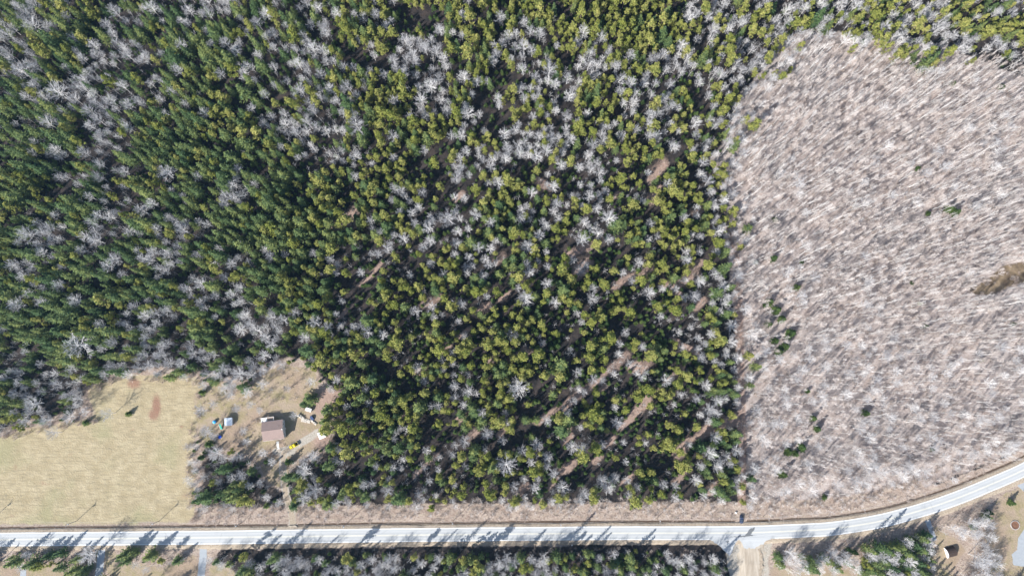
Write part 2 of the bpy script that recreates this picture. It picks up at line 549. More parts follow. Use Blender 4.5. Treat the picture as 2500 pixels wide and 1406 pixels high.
k.base(k.mix(k.noise(0.8, 4, vec=oc), (0.25, 0.27, 0.29), (0.36, 0.38, 0.40))).bump(k.noise(4, 3, vec=oc), 0.2, 0.03)
DRIVE_MAT = k.m
k = NT('sandy_gravel', 0.95, 0.1)
oc = k.coord()
k.base(k.mix(k.ramp(k.noise(0.35, 5, 0.65, vec=k.mapping(oc, (1.6, 0.25, 1))), 0.3, 0.7), (0.30, 0.25, 0.195), (0.46, 0.40, 0.325))).bump(k.noise(4, 3, vec=oc), 0.5, 0.05)
SANDY = k.m

tag(strip('shoulder', ROAD, (-6.3, -5.35, -4.9, 4.9, 5.25, 5.75), (-0.05, 0.34, RZ - 0.01, RZ - 0.01, 0.38, -0.05), SHOULDER, (0.25, 0.12, 0, 0, 0.16, 0.1)), kind='structure')
lanes = (-3.65, -2.95, -2.45, -1.95, -1.3, -.8, -.3, .3, .8, 1.3, 1.95, 2.45, 2.95, 3.65)
ro = strip('road', ROAD, lanes, (RZ,) * 14, ASPHALT, (0.06,) + (0,) * 12 + (0.06,))
la = ro.data.attributes.new('lane', 'FLOAT', 'POINT')
la.data.foreach_set('value', np.tile(np.array([.5, .1, .8, .1, .6, .9, .2, .2, .9, .6, .1, .8, .1, .5], np.float32), len(ROAD)))
tag(ro, kind='structure')
tag(strip('road_edge_line_marking', ROAD, (3.2, 3.42), (RZ + .006, RZ + .006), WHITE_LINE), kind='structure')


def cut(line, pred):
    """runs of a line where pred(px) holds"""
    pp = PX(np.column_stack([line, np.full(len(line), RZ)]))
    ok = np.array([pred(*q) for q in pp])
    runs, cur = [], []
    for i, f in enumerate(ok):
        if f:
            cur.append(i)
        elif cur:
            runs.append(line[cur])
            cur = []
    if cur:
        runs.append(line[cur])
    return runs


for run in cut(ROAD, lambda x, y: x < 1735 or x > 1888):
    tag(strip('road_edge_line_marking', run, (-3.42, -3.2), (RZ + .006, RZ + .006), WHITE_LINE), kind='structure')
tag(strip('road_centre_line_marking', ROAD, (-0.30, -0.16), (RZ + .006, RZ + .006), YELLOW_LINE), kind='structure')
tag(strip('road_centre_line_marking', ROAD, (0.10, 0.24), (RZ + .006, RZ + .006), YELLOW_LINE), kind='structure')
PATCHZ = RZ + 0.004
tag(patch('road_repair_patch_surface', [(1783, 1310), (1805, 1308.5), (1818, 1307), (1822, 1302), (1826, 1297), (1833, 1289), (1843, 1287), (1842, 1292), (1836, 1298), (1833, 1304), (1848, 1306.5), (1832, 1308.5), (1815, 1310)], PATCHZ + 0.004, DARK_ASPHALT, 0.15, 0.6), kind='structure')
tag(patch('junction_road', [(1730, 1313), (1760, 1335), (1781, 1357), (1788, 1346), (1793, 1330), (1806, 1312), (1806, 1308), (1735, 1309)], RZ - 0.004, ASPHALT, 0.12), kind='structure')
tag(patch('junction_road', [(1800, 1310), (1886, 1309), (1880, 1314), (1862, 1326), (1842, 1339), (1828, 1336), (1817, 1340), (1812, 1326)], RZ - 0.005, ASPHALT, 0.3), kind='structure')
side = smooth_line([P(x, y)[:2] for x, y in ((1836, 1318), (1835, 1340), (1834, 1370), (1832, 1410), (1828, 1500), (1820, 1700))], 1.0)
tag(strip('side_road_surface', side, (-7.5, -4.2, 4.0, 7.0), (0.02, RZ - 0.012, RZ - 0.012, 0.02), SANDY, (0.9, 0.6, 0.6, 0.9)), kind='structure')
tag(strip('side_road_surface', smooth_line([P(x, y)[:2] for x, y in ((1852, 1338), (1857, 1365), (1856, 1410), (1850, 1500), (1842, 1700))], 1.0), (-0.8, 0.8), (RZ - 0.004, RZ - 0.004), SHOULDER, (0.5, 0.5)), kind='structure')
tag(patch('road_repair_patch_surface', [(1773, 1321), (1778, 1318), (1780, 1322), (1776, 1323), (1782, 1330)], RZ + 0.002, DARK_ASPHALT, 0.1, 0.6), kind='structure')
for pts, hw, m in (([(249, 1325), (248, 1345), (245, 1370), (240, 1410), (232, 1500)], 2.0, DRIVE_MAT), ([(497, 1324), (496, 1350), (494, 1375), (491, 1410), (486, 1500)], 2.0, DRIVE_MAT),
                   ([(57, 1391), (57, 1410), (56, 1500)], 1.5, DRIVE_MAT), ([(2263, 1268), (2270, 1285), (2277, 1302), (2281, 1318)], 1.4, DRIVE_MAT), ([(2486, 1168), (2500, 1185), (2540, 1215)], 2.6, DRIVE_MAT)):
    tag(strip('driveway', smooth_line([P(x, y)[:2] for x, y in pts], 0.8), (-hw, hw), (0.035, 0.035), m, (0.15, 0.15)), kind='structure')
tag(patch('driveway', [(2500, 1291), (2486, 1313), (2483, 1341), (2470, 1353), (2474, 1379), (2500, 1382), (2580, 1390), (2580, 1250)], 0.035, DRIVE_MAT, 0.1), kind='structure')
tag(strip('driveway', smooth_line([P(x, y)[:2] for x, y in DRIVE[:9]], 0.8), (-1.4, 1.3), (0.02, 0.02), SHOULDER, (0.35, 0.35)), kind='structure')
tag(patch('driveway', [(700, 1288.5), (706, 1282), (722, 1282), (730, 1288)], RZ - 0.02, SANDY, 0.1, 0.6), kind='structure')

# ------------------------------------------------------------------ tree shapes
def tubes(p0, p1, r0, r1, sides=3):
    """n tapered prisms as arrays"""
    p0, p1 = np.asarray(p0, float), np.asarray(p1, float)
    d = p1 - p0
    d /= np.maximum(np.linalg.norm(d, axis=1), 1e-6)[:, None]
    up = np.where(np.abs(d[:, 2:3]) < 0.9, np.array([[0, 0, 1.0]]), np.array([[1.0, 0, 0]]))
    a = np.cross(d, up)
    a /= np.linalg.norm(a, axis=1)[:, None]
    b = np.cross(d, a)
    ring = []
    for p, r in ((p0, r0), (p1, r1)):
        for s in range(sides):
            t = 2 * math.pi * s / sides
            ring.append(p + (a * math.cos(t) + b * math.sin(t)) * np.asarray(r)[:, None])
    V = np.stack(ring, 1)
    base = np.arange(len(p0))[:, None] * (2 * sides)
    q = np.concatenate([base + np.array([[s, (s + 1) % sides, sides + (s + 1) % sides, sides + s]]) for s in range(sides)], 0)
    return V.reshape(-1, 3), q


def join(parts):
    V, Q, off = [], [], 0
    for v, q in parts:
        V.append(v)
        Q.append(q + off)
        off += len(v)
    return np.vstack(V), np.vstack(Q)


def sprigs(rng, pts, size, flat=0.6, dirs=None):
    """leaf-sized quads scattered at pts"""
    n = len(pts)
    nrm = rng.normal(0, 1, (n, 3)) * (1 - flat)
    nrm[:, 2] += flat * 1.3
    nrm /= np.linalg.norm(nrm, axis=1)[:, None]
    t = rng.normal(0, 1, (n, 3)) if dirs is None else dirs + rng.normal(0, 0.35, (n, 3))
    t -= nrm * (t * nrm).sum(1)[:, None]
    t /= np.maximum(np.linalg.norm(t, axis=1), 1e-6)[:, None]
    b = np.cross(nrm, t)
    l = size * rng.uniform(0.7, 1.4, n)[:, None]
    w = l * rng.uniform(0.35, 0.6, n)[:, None]
    V = np.stack([pts - t * l, pts + b * w, pts + t * l, pts - b * w], 1)
    return V.reshape(-1, 3), np.arange(4 * n).reshape(n, 4)


def spruce(seed, h, rad, dense=1.0):
    rng = np.random.default_rng(seed)
    pts, dirs = [], []
    z = 0.14 * h
    while z < 0.985 * h:
        t = (z / h - 0.10) / 0.90
        rr = rad * (1 - t) ** 0.72 * rng.uniform(0.82, 1.12)
        nb = max(4, int(9 * dense * (0.5 + 0.6 * (1 - t))))
        a0 = rng.uniform(0, 6.28)
        for i in range(nb):
            a = a0 + 6.28 * i / nb + rng.normal(0, 0.16)
            L = rr * rng.uniform(0.62, 1.18)
            m = max(3, int(L * 3.4))
            s = np.linspace(0.22, 1.0, m) * L
            lat = rng.normal(0, 0.17, m) * (0.5 + s * 0.55)
            droop = -0.22 * s + 0.05 * s * s / max(L, .3)
            ca, sa = math.cos(a), math.sin(a)
            pts.append(np.stack([ca * s - sa * lat, sa * s + ca * lat, z + droop + rng.normal(0, 0.1, m)], -1))
            dirs.append(np.tile([ca, sa, -0.15], (m, 1)))
        z += h * rng.uniform(0.04, 0.06)
    pts.append(np.array([[0, 0, h * 0.985], [0, 0, h * 0.96], [0.1, 0, h * .94], [-.1, .1, h * .93]]))
    dirs.append(np.tile([0, 0, 1.0], (4, 1)))
    crown = sprigs(rng, np.vstack(pts), 0.38, 0.62, np.vstack(dirs))
    trunk = tubes([[0, 0, -0.2], [0, 0, h * .5]], [[0, 0, h * .5], [0, 0, h * .96]], [h * .014, h * .009], [h * .009, 0.02], 5)
    return crown, trunk


def pine(seed, h, rad):
    """clumpy crown of needle tufts on upswept limbs"""
    rng = np.random.default_rng(seed)
    pts, segs = [], []
    nl = 26
    for i in range(nl):
        t = rng.uniform(0.30, 1.0)
        z0 = h * (t - 0.10)
        env = rad * (1.08 - 0.85 * t ** 2.2) * rng.uniform(0.45, 1.12)
        a = i * 2.4 + rng.normal(0, 0.3)
        tip = np.array([math.cos(a) * env, math.sin(a) * env, min(h, z0 + 0.10 * h + env * 0.18)])
        segs.append(([0, 0, z0], tip, 0.06))
        for c in range(rng.integers(2, 4)):
            cpt = np.array([0, 0, z0]) + (tip - [0, 0, z0]) * rng.uniform(0.45, 1.0) + rng.normal(0, 0.22, 3)
            n = int(rng.integers(12, 20))
            q = rng.normal(0, 1, (n, 3))
            q /= np.linalg.norm(q, axis=1)[:, None]
            q *= rng.uniform(0.3, 1, (n, 1)) ** 0.5
            pts.append(cpt + q * np.array([0.72, 0.72, 0.45]) * rng.uniform(0.75, 1.3))
    top = rng.normal(0, 0.28, (26, 3)) * [1, 1, 1.6] + [0, 0, h * .965]
    pts.append(top)
    crown = sprigs(rng, np.vstack(pts), 0.33, 0.45)
    s0, s1, r = zip(*segs)
    trunk = join([tubes([[0, 0, -0.2], [0, 0, h * .5]], [[0, 0, h * .5], [0, 0, h * .96]], [h * .016, h * .011], [h * .011, .03], 5),
                  tubes(np.array(s0, float), np.array(s1, float), np.array(r), np.array(r) * .4)])
    return crown, trunk


def bare(seed, h, rad, limbs=34, twigs=8, thick=1.0, lowcut=0.3):
    """leafless round-crowned tree: trunk with limbs; crown of fine branches and twigs spreading from the core"""
    rng = np.random.default_rng(seed)
    T, C = [], []
    zf = h * lowcut
    lean = np.array([rng.normal(0, .35), rng.normal(0, .35), 0])
    T.append(([0, 0, -0.2], [0, 0, zf], .015 * h * thick, .012 * h * thick))
    core = lambda t: np.array([0, 0, zf]) + (lean + [0, 0, h * .5]) * t
    T.append((core(0), core(1), .011 * h * thick, .004 * h * thick))
    for i in range(limbs):
        f = (i + .5) / limbs
        a = i * 2.39996 + rng.normal(0, .25)
        el = math.asin(min(.98, .02 + .97 * f)) + rng.normal(0, .1)      # even over the upper half of the crown
        big = i % 4 == 0
        reach = rng.uniform(.72, 1.08)
        c0 = core(np.clip(f * .8 + rng.normal(0, .12), 0, 1))
        ctr = np.array([0, 0, h * .56]) + lean * .6
        end = ctr + np.array([math.cos(a) * math.cos(el) * rad, math.sin(a) * math.cos(el) * rad, math.sin(el) * h * .42]) * reach
        mid = c0 + (end - c0) * .5 + rng.normal(0, .16, 3) + [0, 0, -.06 * rad]
        r0 = (.0064 if big else .0038) * h * thick
        (T if big else C).append((c0, mid, r0, r0 * .62))
        (T if big else C).append((mid, end, r0 * .62, .012))
        d0 = (end - c0) / np.linalg.norm(end - c0)
        for j in range(twigs):
            u = rng.uniform(.3, 1.0)
            st = c0 + (mid - c0) * u * 2 if u < .5 else mid + (end - mid) * (u - .5) * 2
            d = d0 * .85 + rng.normal(0, .42, 3)
            d /= np.linalg.norm(d)
            L = rad * rng.uniform(.22, .44) * (1.25 - u * .6)
            en = st + d * L
            C.append((st, en, .0185, .011))
            for k2 in range(3):
                s2 = st + (en - st) * rng.uniform(.2, .95)
                d2 = d * .85 + rng.normal(0, .42, 3)
                d2 /= np.linalg.norm(d2)
                C.append((s2, s2 + d2 * L * rng.uniform(.45, .9), .0145, .008))
    f = lambda S: tubes(*[np.array(x, float) for x in zip(*S)])
    return f(C), f(T)


def poplar(seed, h, rad, nb=28, tw=7, bend=0.6, tr=0.0115):
    """slender leafless stem with upswept branches"""
    rng = np.random.default_rng(seed)
    n = 6
    zz = np.linspace(-.2, h, n)
    xy = np.cumsum(rng.normal(0, bend / 3, (n, 2)), 0)
    xy -= xy[0]
    axis_ = np.column_stack([xy, zz])
    rr = np.linspace(tr * h, .02, n)
    T = [(axis_[i], axis_[i + 1], rr[i], rr[i + 1]) for i in range(n - 1)]
    C = []
    for b in range(nb):
        t = rng.uniform(.38, .98)
        st = np.array([np.interp(t * h, zz, axis_[:, k]) for k in range(3)])
        a = b * 2.4 + rng.normal(0, .4)
        L = rad * (1.25 - t) * rng.uniform(.8, 1.5)
        d = np.array([math.cos(a), math.sin(a), rng.uniform(1.2, 3.0)])
        d /= np.linalg.norm(d)
        en = st + d * L * 1.5
        C.append((st, en, .026, .013))
        for k2 in range(tw):
            f = rng.uniform(.2, 1)
            s2 = st + (en - st) * f
            d2 = d + rng.normal(0, .5, 3)
            d2 /= np.linalg.norm(d2)
            C.append((s2, s2 + d2 * L * rng.uniform(.35, .8), .0165, .009))
    f = lambda S: tubes(*[np.array(x, float) for x in zip(*S)])
    return f(C), f(T)


def brush(seed, h, rad, stems=26):
    rng = np.random.default_rng(seed)
    C, T = [], []
    for i in range(stems):
        a = rng.uniform(0, 6.28)
        r0 = rad * .25 * rng.uniform(0, 1)
        r1 = rad * rng.uniform(.25, 1)
        b = a + rng.normal(0, .3)
        p = np.array([math.cos(a) * r0, math.sin(a) * r0, -.05])
        q = np.array([math.cos(b) * r1, math.sin(b) * r1, h * rng.uniform(.55, 1)])
        (T if i < 5 else C).append((p, q, .028, .014))
        for t in range(4):
            f = rng.uniform(.35, 1)
            s = p + (q - p) * f
            d = (q - p) / np.linalg.norm(q - p) + rng.normal(0, .5, 3)
            C.append((s, s + d * rad * rng.uniform(.2, .45), .018, .010))
    f = lambda S: tubes(*[np.array(x, float) for x in zip(*S)])
    return f(C), f(T)


PINE_MAT = leafy('pine_needles', (0.225, 0.245, 0.050), (0.380, 0.360, 0.115), (0.130, 0.168, 0.044), 0.22)
SPRUCE_MAT = leafy('spruce_needles', (0.075, 0.126, 0.048), (0.215, 0.245, 0.078), (0.060, 0.106, 0.050), 0.2)
FIR_MAT = leafy('young_fir_needles', (0.060, 0.105, 0.030), (0.125, 0.165, 0.045), (0.045, 0.080, 0.030), 0.25)
OAK_MAT = barky('grey_twigs', (0.45, 0.45, 0.475), (0.83, 0.805, 0.795), (0.38, 0.365, 0.38))
OAK_BARK = barky('grey_bark', (0.60, 0.58, 0.56), (0.78, 0.75, 0.72), (0.44, 0.40, 0.38))
POP_MAT = barky('pale_twigs', (0.52, 0.485, 0.47), (0.76, 0.72, 0.70), (0.42, 0.37, 0.35))
POP_BARK = barky('pale_bark', (0.60, 0.58, 0.56), (0.84, 0.83, 0.81), (0.48, 0.45, 0.42))
SAP_MAT = barky('brown_twigs', (0.45, 0.385, 0.355), (0.74, 0.68, 0.65), (0.34, 0.28, 0.26))
BRUSH_MAT = barky('brush_stems', (0.44, 0.36, 0.31), (0.64, 0.555, 0.50), (0.30, 0.22, 0.185))
CONE_BARK = barky('conifer_bark', (0.16, 0.12, 0.09), (0.22, 0.17, 0.13), (0.09, 0.07, 0.05))

PROTO = {}


def proto(kind, shapes, leaf, bark):
    out = []
    for i, (cr, tk) in enumerate(shapes):
        v, q = join([cr, tk])
        idx_ = np.concatenate([np.zeros(len(cr[1]), int), np.ones(len(tk[1]), int)])
        out.append({'crown': mesh_np(kind + '_crown', cr[0], cr[1], mats=[leaf]), 'trunk': mesh_np(kind + '_trunk', tk[0], tk[1], mats=[bark]),
                    'whole': mesh_np(kind, v, q, mats=[leaf, bark], midx=idx_)})
    PROTO[kind] = out


# every shape is made at a nominal size and scaled: (height, crown radius) in metres
SIZE = {'pine_tree': (14, 3.0), 'spruce_tree': (15, 2.6), 'fir_tree': (7, 1.7), 'bare_tree': (13, 3.9), 'poplar_tree': (15, 2.2), 'sapling': (8, 1.5), 'bush': (2.2, 1.7)}
proto('pine_tree', [pine(100 + i, 14 * s, 3.0) for i, s in enumerate((1, .95, 1.05, 1, .9, 1.08, 1))], PINE_MAT, CONE_BARK)
proto('spruce_tree', [spruce(200 + i, 15 * s, 2.6 * r) for i, (s, r) in enumerate(((1, 1), (1.05, .9), (.95, 1.08), (1, .95), (1.06, 1.0), (.92, 1.1)))], SPRUCE_MAT, CONE_BARK)
proto('fir_tree', [spruce(300 + i, 7, 1.7, .8) for i in range(4)], FIR_MAT, CONE_BARK)
proto('bare_tree', [bare(400 + i, 13, 3.9, limbs=l, twigs=t) for i, (l, t) in enumerate(((34, 8), (28, 8), (38, 8), (32, 7), (40, 7), (26, 9), (11, 4), (9, 5), (13, 4)))], OAK_MAT, OAK_BARK)
proto('poplar_tree', [poplar(500 + i, 15, 2.2, bend=b) for i, b in enumerate((.4, .7, .5, .9, .6, .3))], POP_MAT, POP_BARK)
proto('sapling', [poplar(600 + i, 8, 1.6, nb=24, tw=8, bend=.5, tr=.007) for i in range(6)], SAP_MAT, SAP_MAT)
proto('bush', [brush(700 + i, 2.2, 1.7) for i in range(5)], BRUSH_MAT, BRUSH_MAT)

# ------------------------------------------------------------------ where the trees stand
# 100-pixel cells of the photo: share of conifers / leafless trees; letters: F dense conifers, M mixed, B mostly leafless, O olive pines with gaps, L light olive mix
CELLS = ["MBMFMMMFMBMMMMMMMBBBBMBMM",
         "BMMFFMBMMBBMBMBMMBBBBBBBB",
         "FMFFMFFMMMBOMBMBMMBBBBBBB",
         "FMMMFMFMMOMMBBMMMMBBBBBBB",
         "MFMMFFFFMMMMMOMOOOBBBBBBB",
         "FMMFMFFMMMMMMOMMOOBBBBBBB",
         "MFMMMMFMOOOMMOOOOMBBBBBBB",
         "FMFFFMMFFOOOOOOOOMBBBBBBB",
         "FMFFMMMMFFOOOOOOOMBBBBBBB",
         "FBBBBBBMFFOMMOOOOMBBBBBBB",
         "BBBBBBBMFFOMOOOOOMBBBBBBB",
         "BBBBBFFMFFOOOOOOOMBBBBBBB",
         "BBBBBFFFFFOOOMMOOBBBBBBBB",
         "MMMMMBMMBMBBBBBBBBBBMMFBB"]
FRAC = {'F': (.78, .22), 'M': (.66, .34), 'B': (.26, .74), 'O': (.85, .15)}

BARE_HAND = [(1237, 1135, 29), (1265, 948, 28), (1250, 817, 18), (1095, 530, 24), (1422, 585, 21), (1428, 542, 17), (1283, 727, 23), (870, 305, 26), (400, 420, 24), (190, 842, 40), (1271, 532, 18), (1364, 530, 15),
             (1334, 551, 15), (1288, 600, 20), (1486, 532, 22), (1166, 604, 17), (1211, 586, 11), (1450, 702, 14), (1398, 634, 14), (1196, 543, 16), (75, 53, 26), (26, 68, 15), (175, 90, 16), (226, 109, 18), (132, 220, 30),
             (43, 170, 26), (296, 209, 18), (79, 13, 20), (277, 26, 20), (367, 17, 20), (350, 141, 17), (213, 267, 20), (203, 192, 16), (667, 163, 13), (667, 207, 12), (731, 217, 22), (760, 115, 20), (886, 44, 16), (811, 146, 14),
             (836, 160, 16), (863, 165, 13), (755, 252, 18), (548, 102, 16), (571, 119, 18), (663, 81, 16), (890, 213, 10), (538, 177, 16), (1220, 43, 18), (1241, 90, 17), (1083, 139, 16), (1128, 85, 14), (1051, 205, 22),
             (1070, 190, 17), (1132, 185, 20), (1162, 198, 16), (1190, 196, 11), (1275, 137, 14), (1277, 239, 15), (1141, 275, 22), (1341, 168, 22), (1386, 188, 18), (1013, 181, 14), (1030, 241, 20), (1075, 240, 14), (1390, 232, 18),
             (60, 571, 24), (98, 613, 15), (231, 585, 20), (198, 608, 16), (344, 512, 20), (317, 563, 17), (277, 631, 19), (50, 675, 16), (138, 694, 17), (179, 735, 20), (36, 742, 21), (100, 738, 17), (742, 823, 16), (1080, 667, 14),
             (761, 879, 10), (992, 880, 9), (1450, 924, 15), (1538, 887, 12), (1575, 1080, 11), (1500, 1168, 16), (1312, 1087, 17), (1275, 1100, 15), (1296, 1132, 13), (1336, 1139, 13), (1303, 1192, 15), (1374, 1190, 19),
             (1178, 1007, 15), (1427, 1205, 17), (547, 900, 18), (582, 912, 21), (490, 1002, 17), (544, 948, 15), (603, 958, 15), (576, 998, 12), (499, 1052, 17), (717, 1014, 12), (741, 1149, 21), (762, 1113, 17), (768, 1197, 24),
             (741, 1219, 22), (526, 1107, 19), (499, 1238, 12), (759, 930, 14), (663, 1128, 11), (639, 937, 15), (663, 889, 12), (75, 985, 22), (30, 962, 15), (165, 966, 14), (187, 975, 16), (56, 1030, 15), (105, 1026, 18),
             (165, 1018, 18), (258, 1009, 17), (123, 1058, 18), (209, 1357, 24), (64, 1355, 11), (1936, 1354, 18), (2272, 1328, 15), (2034, 1350, 17), (2068, 1369, 17), (2128, 1359, 17), (2399, 1364, 24), (2380, 1280, 15),
             (1605, 1060, 9), (1654, 1015, 9), (1700, 300, 18), (1620, 130, 16), (1545, 250, 17), (1720, 395, 16), (1712, 870, 15), (1725, 940, 15), (1752, 1010, 14), (1590, 545, 14), (560, 645, 17), (480, 620, 16), (300, 415, 15), (645, 610, 13),
             (880, 665, 12), (960, 245, 17), (480, 430, 14), (960, 460, 14), (1310, 380, 19), (1240, 365, 16), (1450, 350, 17), (1370, 400, 16)]
BARE_HAND += [(520, 985, 12), (560, 965, 13), (610, 987, 12), (632, 1002, 10), (592, 1050, 11), (520, 1066, 12), (602, 1080, 11), (640, 1107, 12), (580, 1112, 13), (547, 1120, 12), (700, 947, 10), (722, 905, 9), (660, 952, 9), (480, 1130, 11), (478, 1180, 10), (484, 1215, 11), (476, 1090, 10)]
FIR_HAND = [(310, 1011, 8, 4), (206, 1032, 9, 4), (490, 958, 9, 6), (699, 1130, 9, 7), (647, 1128, 7, 5), (505, 1085, 11, 7), (647, 1236, 8, 7), (2475, 1228, 9, 5.5), (2420, 1253, 8, 5.5), (2382, 1288, 8, 5), (487, 1118, 8, 6)]
SPRUCE_HAND = [(230, 908, 17, 14), (408, 921, 13, 12), (22, 1377, 17, 13), (64, 1380, 17, 14), (110, 1360, 13, 10), (138, 1355, 13, 11), (295, 1359, 17, 12), (320, 1350, 13, 10), (359, 1359, 17, 12), (426, 1371, 13, 9), (170, 1396, 16, 13),
               (190, 1402, 16, 12), (750, 975, 17, 11), (738, 988, 12, 9), (514, 931, 15, 11), (608, 1153, 13, 10), (789, 1030, 14, 11), (803, 1095, 15, 12), (717, 1167, 15, 11), (711, 1238, 12, 9), (1906, 1362, 12, 9), (1912, 1382, 12, 9),
               (1964, 1363, 10, 8), (2003, 1378, 11, 8), (2029, 1374, 11, 8), (522, 1375, 9, 7), (555, 1380, 9, 7)]
PINE_HAND = [(1586, 867, 19, 14), (1450, 1012, 22, 15), (1634, 1086, 22, 15), (1654, 935, 17, 13), (1700, 1043, 15, 12)] + \
            []
SPRUCE_HAND += [(x, y, 15, 11) for x, y in ((2205, 1337), (2241, 1334), (2176, 1352), (2203, 1367), (2236, 1360), (2258, 1346), (2164, 1377), (2190, 1392), (2222, 1387), (2252, 1380), (2132, 1396), (2156, 1402), (2262, 1402))]

STAND = []      # dicts: kind, base xyz, scale (sx,sy,sz), rot, var, px (crown in the photo), hand
HASH = {}


def hkey(x, y):
    return int(math.floor(x / 8)), int(math.floor(y / 8))


def clash(x, y, r, f):
    kx, ky = hkey(x, y)
    for i in (-1, 0, 1):
        for j in (-1, 0, 1):
            for (a, b, s) in HASH.get((kx + i, ky + j), ()):
                if (a - x) ** 2 + (b - y) ** 2 < ((r + s) * f) ** 2:
                    return True
    return False


def stand(kind, x, y, h, rad, hand=False):
    H0, R0 = SIZE[kind]
    s = rad / R0
    HASH.setdefault(hkey(x, y), []).append((x, y, rad))
    STAND.append(dict(kind=kind, x=x, y=y, scale=(s, s, h / H0), rot=(random.gauss(0, .03), random.gauss(0, .03), random.uniform(0, 6.28)),
                      var=(random.randrange(6) if rad > 2.1 else random.randrange(6, 9)) if kind == 'bare_tree' else random.randrange(len(PROTO[kind])), px=tuple(PX(np.array([[x, y, h * .8]]))[0]), h=h, rad=rad, hand=hand))


def by_crown(kind, px, py, rpx, h):
    w = P(px, py, h * .72)
    stand(kind, w[0], w[1], h, rpx * .234 * (1 if kind != 'bare_tree' else .95), True)


for x, y, r in BARE_HAND:
    by_crown('bare_tree', x, y, r, min(17, 6.0 + r * .42))
for kd, lst in (('fir_tree', FIR_HAND), ('spruce_tree', SPRUCE_HAND), ('pine_tree', PINE_HAND)):
    for x, y, r, h in lst:
        by_crown(kd, x, y, r, h)

XMIN, XMAX, YMIN, YMAX = -355.0, 355.0, -135.0, 270.0
road_pts = ROAD[::8]


def value_noise(x, y, scale, seed):
    g = np.random.default_rng(seed).uniform(0, 1, (64, 64))
    u, v = (x + 500) / scale, (y + 500) / scale
    i, j = np.floor(u).astype(int), np.floor(v).astype(int)
    a, b = u - i, v - j
    a, b = a * a * (3 - 2 * a), b * b * (3 - 2 * b)
    q = lambda di, dj: g[(i + di) % 64, (j + dj) % 64]
    return (q(0, 0) * (1 - a) + q(1, 0) * a) * (1 - b) + (q(0, 1) * (1 - a) + q(1, 1) * a) * b


def near_road(x, y):
    return float(np.min(np.hypot(road_pts[:, 0] - x, road_pts[:, 1] - y)))


N = 60000
cx_, cy_ = RNG.uniform(XMIN, XMAX, N), RNG.uniform(YMIN, YMAX, N)
bpx = PX(np.column_stack([cx_, cy_, np.zeros(N)]))           # where the foot of the tree would be seen
nz_bare, nz_gap, nz_tall = value_noise(cx_, cy_, 19, 1), value_noise(cx_, cy_, 13, 2), value_noise(cx_, cy_, 24, 3)
in_field = inside(bpx, FIELD)
lawn_in = inside(bpx, LAWN)
yard_in = np.zeros(N, bool)
for q in YARDS:
    yard_in |= inside(bpx, q)
fz = RNG.normal(0, 1, (N, 2)) * np.where(bpx[:, 1:2] < 300, 22, 13) + (np.stack([value_noise(cx_, cy_, 22, 5), value_noise(cx_, cy_, 22, 6)], -1) - .5) * np.where(bpx[:, 1:2] < 330, 150, 50)
thick_in = inside(bpx + fz, THICKET)
trackd = np.full(N, 9.0)
for line, wd in TRACKS:
    trackd = np.minimum(trackd, seg_dist(bpx, line) / (wd * .72))
drv = seg_dist(bpx, DRIVE)
rdist = seg_dist(np.column_stack([cx_, cy_]), ROAD[::6])
rnorth = cy_ > np.interp(cx_, ROAD[:, 0], ROAD[:, 1])
side_d = np.minimum.reduce([seg_dist(bpx, [(1834, 1310), (1832, 1700)]) - 34, seg_dist(bpx, [(249, 1325), (232, 1600)]), seg_dist(bpx, [(497, 1325), (486, 1600)]), seg_dist(bpx, [(2263, 1268), (2281, 1318)]) + 4])
hoop = np.hypot(bpx[:, 0] - 2325, bpx[:, 1] - 1345)
pave = inside(bpx, [(2500, 1291), (2486, 1313), (2483, 1341), (2465, 1353), (2470, 1385), (2700, 1390), (2700, 1250)])
clear_n = (np.abs(bpx[:, 0] - 615) < 35) & (np.abs(bpx[:, 1] - 1140) < 60)
